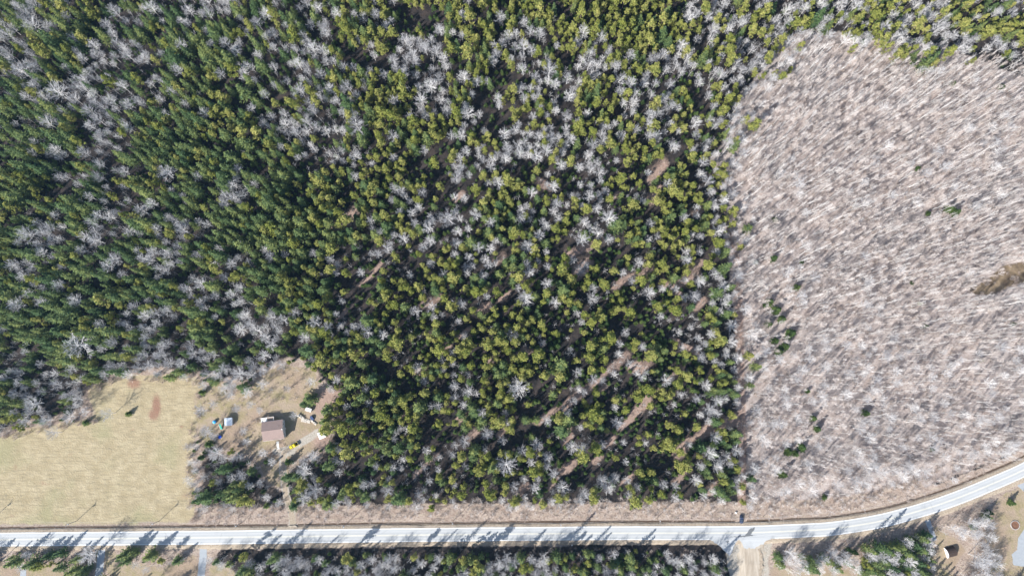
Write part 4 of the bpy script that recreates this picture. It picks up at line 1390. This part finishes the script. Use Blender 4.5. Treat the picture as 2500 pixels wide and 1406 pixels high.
def pickup(px, py, heading):
    x, y = at(px, py, .9)
    t = empty('pickup_truck', (x, y, 0), heading)
    tag(t, 'yellow pickup truck with an open black bed parked on the lawn beside the house', 'pickup truck')
    b = MB().loft([rrect(2.72, .80, .42, .92, .08, .95), rrect(2.55, .94, .38, 1.04, .08, .96), rrect(1.35, .97, .36, 1.13, .08, .96), rrect(1.28, .97, .36, 1.13, .08, .96), rrect(-.72, .97, .36, 1.12, .08, .97)])
    b.build('body', YELLOW, t, smooth=False)
    cb = MB().loft([[(1.30, -.86, 1.11), (1.30, .86, 1.11), (1.28, .86, 1.14), (1.28, -.86, 1.14)], [(.62, -.74, 1.11), (.62, .74, 1.11), (.55, .72, 1.76), (.55, -.72, 1.76)],
                    [(-.52, -.74, 1.11), (-.52, .74, 1.11), (-.5, .72, 1.78), (-.5, -.72, 1.78)], [(-.70, -.84, 1.10), (-.70, .84, 1.10), (-.66, .74, 1.62), (-.66, -.74, 1.62)]])
    cb.build('cab', YELLOW, t)
    MB().add([(1.24, -.80, 1.17), (1.24, .80, 1.17), (.58, .68, 1.765), (.58, -.68, 1.765), (1.27, -.80, 1.19), (1.27, .80, 1.19), (.61, .68, 1.79), (.61, -.68, 1.79)],
             [(4, 5, 6, 7), (3, 2, 1, 0), (0, 1, 5, 4), (1, 2, 6, 5), (2, 3, 7, 6), (3, 0, 4, 7)]).build('windshield', GLASS, t)
    MB().box(-.74, -.705, -.62, .62, 1.2, 1.6).build('rear_window', GLASS, t)
    for s_ in (-1, 1):
        MB().loft([[(.85, s_ * .79, 1.16), (.85, s_ * .83, 1.16), (.62, s_ * .76, 1.62), (.62, s_ * .74, 1.62)], [(-.45, s_ * .79, 1.16), (-.45, s_ * .83, 1.16), (-.45, s_ * .76, 1.66), (-.45, s_ * .74, 1.66)]]).build('side_window', GLASS, t)
        MB().box(.9, 1.05, s_ * 1.0 - .08, s_ * 1.0 + .08, 1.12, 1.28).build('mirror', YELLOW, t)
        MB().box(2.6, 2.76, s_ * .66 - .16, s_ * .66 + .16, .68, .86).build('headlight', LAMP, t)
        MB().box(-2.62, -2.56, s_ * .86 - .08, s_ * .86 + .08, .72, 1.02).build('taillight', REDLAMP, t)
    bd = MB().box(-2.55, -.73, -.97, -.86, .42, 1.12).box(-2.55, -.73, .86, .97, .42, 1.12).box(-2.55, -2.44, -.86, .86, .42, 1.10).box(-.85, -.73, -.86, .86, .42, 1.12)
    bd.build('bed', YELLOW, t)
    MB().box(-2.43, -.86, -.85, .85, .5, .6).build('bed_floor', BEDLINER, t)
    MB().box(-2.5, -2.4, -.92, .92, 1.12, 1.2).box(2.7, 2.84, -.86, .86, .38, .58).box(-2.7, -2.56, -.86, .86, .4, .56).build('bumper', STEEL, t)
    for wx in (1.75, -1.65):
        for s_ in (-1, 1):
            wheel(t, wx, s_ * .99, .38, .24)
    return t


pickup(717.6, 1087.2, math.atan2(-(1093.5 - 1082), -(728 - 707)))


def car(px, py, heading):
    x, y = at(px, py, .9)
    t = empty('parked_car', (x, y, .0), heading)
    tag(t, 'dark blue car parked at the highway end of the boundary path', 'car')
    MB().loft([rrect(2.25, .62, .40, .70, .06, .9), rrect(2.05, .84, .32, .84, .08, .92), rrect(1.0, .90, .26, 1.0, .08, .94), rrect(-1.6, .90, .26, 1.04, .08, .94), rrect(-2.1, .86, .32, 1.0, .1, .92), rrect(-2.25, .74, .42, .9, .1, .9)]).build('body', NAVY, t)
    cab_ = MB().loft([rrect(1.05, .78, .96, 1.0, .02, 1), rrect(.25, .66, .96, 1.50, .06, .95), rrect(-1.1, .66, .96, 1.54, .06, .95), rrect(-1.95, .72, .96, 1.04, .02, 1)])
    cab_.build('roof', NAVY, t)
    for a, b, nm_ in (((1.02, 1.02, .70), (.30, 1.49, .58), 'windshield'), ((-1.9, 1.06, .64), (-1.16, 1.52, .57), 'rear_window')):
        dx = .025 if a[0] > 0 else -.025
        MB().add([(a[0], -a[2], a[1]), (a[0], a[2], a[1]), (b[0], b[2], b[1]), (b[0], -b[2], b[1]), (a[0] + dx, -a[2], a[1] + .03), (a[0] + dx, a[2], a[1] + .03), (b[0] + dx, b[2], b[1] + .03), (b[0] + dx, -b[2], b[1] + .03)],
                 [(4, 5, 6, 7), (3, 2, 1, 0), (0, 1, 5, 4), (1, 2, 6, 5), (2, 3, 7, 6), (3, 0, 4, 7)]).build(nm_, GLASS, t)
    for s_ in (-1, 1):
        MB().loft([[(.72, s_ * .76, 1.06), (.72, s_ * .80, 1.06), (.22, s_ * .69, 1.44), (.22, s_ * .66, 1.44)], [(-1.3, s_ * .76, 1.06), (-1.3, s_ * .80, 1.06), (-1.1, s_ * .69, 1.46), (-1.1, s_ * .66, 1.46)]]).build('side_window', GLASS, t)
        MB().box(2.08, 2.24, s_ * .6 - .15, s_ * .6 + .15, .58, .72).build('headlight', LAMP, t)
        MB().box(-2.26, -2.2, s_ * .6 - .12, s_ * .6 + .12, .72, .88).build('taillight', REDLAMP, t)
        MB().box(.72, .86, s_ * .93 - .07, s_ * .93 + .07, 1.0, 1.12).build('mirror', NAVY, t)
        for wx in (1.4, -1.35):
            wheel(t, wx, s_ * .91, .33, .2)


car(1810.5, 1267, R(-94))

# tubs, wood pile and the rest of the yard
x_, y_ = at(523.3, 1029.6, .9)
o = MB().lathe([(.0, 0), (.75, 0), (.98, .35), (1.0, 1.0), (.8, 1.45), (.35, 1.65), (0.001, 1.68)], 14).build('covered_tub', SKYBLUE, None, (x_, y_, 0), 0, 0, True)
tag(o, 'light blue round-topped tub standing apart west of the small shed', 'tub', 'plastic tubs by the shed')
x_, y_ = at(536.4, 1066, .6)
o = MB().lathe([(.0, 0), (.85, 0), (.95, .6), (.75, .72), (.72, .55), (.3, .6), (.26, .9), (0.001, .95)], 16).build('covered_tub', ROYAL, None, (x_, y_, 0), 0, 0, True)
tag(o, 'round royal blue tub on the grass below the small shed', 'tub', 'plastic tubs by the shed')
x_, y_ = at(538.7, 1041, .8)
sl = empty('play_slide', (x_, y_, 0), R(-80))
tag(sl, 'teal play slide with pale trim standing between the small shed and the blue tubs', 'slide')
MB().loft([[(-1.5, -.45, 1.6), (-1.5, .45, 1.6), (-1.5, .45, 1.7), (-1.5, -.45, 1.7)], [(-.8, -.45, 1.5), (-.8, .45, 1.5), (-.8, .45, 1.6), (-.8, -.45, 1.6)], [(1.2, -.45, .2), (1.2, .45, .2), (1.2, .45, .3), (1.2, -.45, .3)], [(1.6, -.45, .12), (1.6, .45, .12), (1.6, .45, .22), (1.6, -.45, .22)]]).build('chute', TEAL, sl)
for s_ in (-1, 1):
    MB().loft([[(x, s_ * .47 - .05, z), (x, s_ * .47 + .05, z), (x, s_ * .47 + .05, z + .3), (x, s_ * .47 - .05, z + .3)] for x, z in ((-1.5, 1.6), (-.8, 1.5), (1.2, .2), (1.6, .12))]).build('side_rail', WHITE if s_ < 0 else TEAL, sl)
ld = MB().box(-1.75, -1.65, -.45, -.35, 0, 1.75).box(-1.75, -1.65, .35, .45, 0, 1.75)
for i in range(5):
    ld.box(-1.74, -1.66, -.35, .35, .25 + i * .3, .31 + i * .3)
ld.build('ladder', WHITE, sl)

x_, y_ = at(753.7, 999.5, 1.0)
tl = empty('utility_trailer', (x_, y_, 0), R(-18))
tag(tl, 'white box trailer parked under the conifer at the reddish track', 'trailer')
MB().box(-1.7, 1.7, -.95, .95, .5, 1.9).build('box', WHITE, tl, bevel=.06)
MB().box(1.7, 2.7, -.05, .05, .5, .62).build('drawbar', STEEL, tl)
for s_ in (-1, 1):
    wheel(tl, 0, s_ * 1.1, .33, .2)
rng_ = random.Random(5)


def logs(px, py, ln, wd, ht, rz, label):
    x, y = at(px, py, .5)
    m = MB()
    for i in range(int(ln / .42)):
        for j in range(int(wd / .5)):
            h_ = ht * rng_.uniform(.5, 1)
            for k2 in range(int(h_ / .28)):
                m.obox((-ln / 2 + i * .42 + rng_.uniform(-.1, .1), -wd / 2 + j * .5 + rng_.uniform(-.1, .1)), (.36, .46), rng_.uniform(-.5, .5), k2 * .28, k2 * .28 + .25)
    o = m.build('firewood_pile', SPLITWOOD, None, (x, y, 0), rz)
    tag(o, label, 'firewood pile', 'wood piles by the house')


logs(736.5, 1017, 4.2, 1.6, 1.5, R(-36), 'tall pale firewood pile at the end beside the bare bush')
logs(748, 1026, 5.2, 2.0, .8, R(-12), 'low scattered firewood pile in the middle of the row of wood')
logs(768, 1030.5, 4.0, 1.3, 1.1, R(-38), 'short pale firewood pile at the lower end by the dark trees')
x_, y_ = at(761.5, 1020, .7)
o = MB().loft([rrect(-1.4, .3, 0, .5, .1), rrect(-.9, .75, 0, 1.1, .25), rrect(.2, .85, 0, 1.35, .3), rrect(1.0, .7, 0, 1.0, .25), rrect(1.5, .25, 0, .45, .1)]).build('tarp_covered_heap', TARPBLUE, None, (x_, y_, 0), R(-50), 0)
tag(o, 'dark blue tarp tied over a heap behind the firewood row', 'tarp heap')

# arched shed and flower bed at the lower right
x_, y_ = at(2321, 1347, .8)
hs = empty('arched_shed', (x_, y_, 0), R(14))
tag(hs, 'arched shed with dark brown cover and white front beside the paved driveway\'s trees', 'shed')
arc = [(math.cos(math.pi * i / 14) * 2.7, math.sin(math.pi * i / 14) * 2.5) for i in range(15)]
MB().loft([[(x, a, b) for a, b in arc] for x in (-2.4, 2.6)]).build('cover', TARPBROWN, hs)
MB().loft([[(x, a * 1.03, b * 1.03) for a, b in arc] for x in (-2.52, -2.4)]).build('front_wall', WHITE, hs)
MB().box(-2.56, -2.52, -.7, .7, 0, 1.9).build('door', SIDING, hs)
x_, y_ = at(2477.5, 1281)
fb_ = MB().lathe([(2.35, 0), (2.3, .22), (1.95, .30), (1.2, .12), (.5, .22), (0.001, .25)], 22).build('flower_bed', BEDSOIL, None, (x_, y_, 0))
tag(fb_, 'round bare brown flower bed on the lawn beside the curving paved driveway', 'flower bed')
m = MB()
for i in range(20):
    a = 6.283 * i / 20
    m.obox((2.35 * math.cos(a), 2.35 * math.sin(a)), (.3, .6 + .1 * (i % 3)), a, 0, .28 + .06 * (i % 4))
m.build('stone_edging', STONE, fb_)
x_, y_ = at(1796, 1250.5)
o = MB().lathe([(.0, 0), (.5, 0), (.55, .3), (.5, .75), (.3, .9), (0.001, .93)], 12).build('white_drum', WHITE, None, (x_, y_, 0), 0, 0, True)
tag(o, 'small white drum on the verge just beside the dark blue car', 'drum')
for px_, py_, lb in ((258, 1340, 'white mailbox on a post beside the gravel lane mouth'), (1396, 1329, 'white mailbox on a post at the shaded roadside below the wood')):
    x_, y_ = at(px_, py_)
    mb_ = empty('mailbox', (x_, y_, 0))
    tag(mb_, lb, 'mailbox')
    MB().box(-.06, .06, -.06, .06, 0, 1.05).build('post', WOODPOLE, mb_)
    MB().loft([[(a * .2, y, 1.05 + max(0, b) * .3) for a, b in ((-1, 0), (1, 0), (1, .6), (.6, 1), (-.6, 1), (-1, .6))] for y in (-.35, .35)]).build('box', WHITE, mb_)

# ------------------------------------------------------------------ utility poles and wires
POLES = [(-20, 1269, 'beyond the field\'s far corner'), (187, 1271, 'at the field\'s lower edge, between the two others there'), (389, 1271, 'at the field\'s lower edge by the corner of the wood'), (589, 1276, 'on the verge a little before the driveway mouth'),
         (846, 1278, 'on the verge just past the driveway mouth'), (1107, 1270, 'among low brush at the middle of the wood\'s roadside'), (1365, 1274, 'on the pale brushy verge opposite the white mailbox'), (1603, 1265, 'on the verge, last before the dark blue car'),
         (1863, 1261, 'on the verge just past the dark blue car'), (2092, 1239, 'at the start of the highway bend'), (2345, 1172, 'in the thicket edge along the highway bend')]
tops = []
PH = 9.6
src = None
for px_, py_, where in POLES:
    x_, y_ = at(px_, py_)
    if src is None:
        src = empty('utility_pole', (x_, y_, 0))
        MB().tube((0, 0, -.3), (0, 0, PH), .16, .11, 10).build('post', WOODPOLE, src)
        ca_ = MB().box(-.06, .06, -1.15, 1.15, PH - .75, PH - .62).build('crossarm', WOODPOLE, src)
        for y2 in (-1.0, 0.0, 1.0):
            MB().lathe([(.04, PH - .62), (.11, PH - .5), (.07, PH - .42), (.1, PH - .36), (.03, PH - .3)], 8, (0, y2)).build('insulator', CERAMIC, ca_)
        tf = MB().tube((.35, 0, PH - 2.2), (.35, 0, PH - 1.2), .26, n=12).build('transformer', CERAMIC, src)
        o = src
    else:
        o = copy_tree(src)
        o.location = (x_, y_, 0)
    o.rotation_euler = (random.gauss(0, .012), random.gauss(0, .012), 0)
    tag(o, 'wooden utility pole with crossarm ' + where, 'utility pole', 'poles along the highway')
    tops.append((x_, y_))
x_, y_ = at(3, 1369)
o = copy_tree(src)
o.location = (x_, y_, 0)
tag(o, 'wooden utility pole with crossarm in the yard across the highway from the field', 'utility pole', 'poles along the highway')


def wire(name, pts, r, label):
    V = np.array(pts)
    v, q = tubes(V[:-1], V[1:], np.full(len(V) - 1, r), np.full(len(V) - 1, r), 4)
    o = link(name, mesh_np(name, v, q, mats=[WIRE]))
    tag(o, label, 'power line')


for off, lb in ((-1.0, 'power wire strung on the highway side of the poles'), (1.0, 'power wire strung on the woodland side of the poles')):
    pts = []
    for a, b in zip(tops[:-1], tops[1:]):
        for i in range(12):
            f = i / 12
            pts.append((a[0] + (b[0] - a[0]) * f, a[1] + (b[1] - a[1]) * f + off, PH - .3 - 4 * f * (1 - f) * .9))
    pts.append((tops[-1][0], tops[-1][1] + off, PH - .3))
    wire('power_line', pts, .022, lb)
a, b = (tops[3][0], tops[3][1], PH - 1.2), (hx - 5.5, hy - .8, 4.3)
wire('power_line', [tuple(a[k2] + (b[k2] - a[k2]) * f - (4 * f * (1 - f) * .8 if k2 == 2 else 0) for k2 in range(3)) for f in np.linspace(0, 1, 14)], .02, 'single wire running from a pole to the brown-roofed house')

# ------------------------------------------------------------------ air
hz = bpy.data.materials.new('haze')
hz.use_nodes = True
hn = hz.node_tree.nodes
hn.remove(hn['Principled BSDF'])
pv = hn.new('ShaderNodeVolumePrincipled')
pv.inputs['Color'].default_value = (0.36, 0.66, 1.0, 1)
pv.inputs['Density'].default_value = 0.000048
pv.inputs['Anisotropy'].default_value = 0.2
hz.node_tree.links.new(pv.outputs['Volume'], hn['Material Output'].inputs['Volume'])
tag(MB().box(-6600, 6600, -6400, 6500, -1.5, 396).build('haze', hz), 'thin bluish air over the whole wood', None, None, 'stuff')
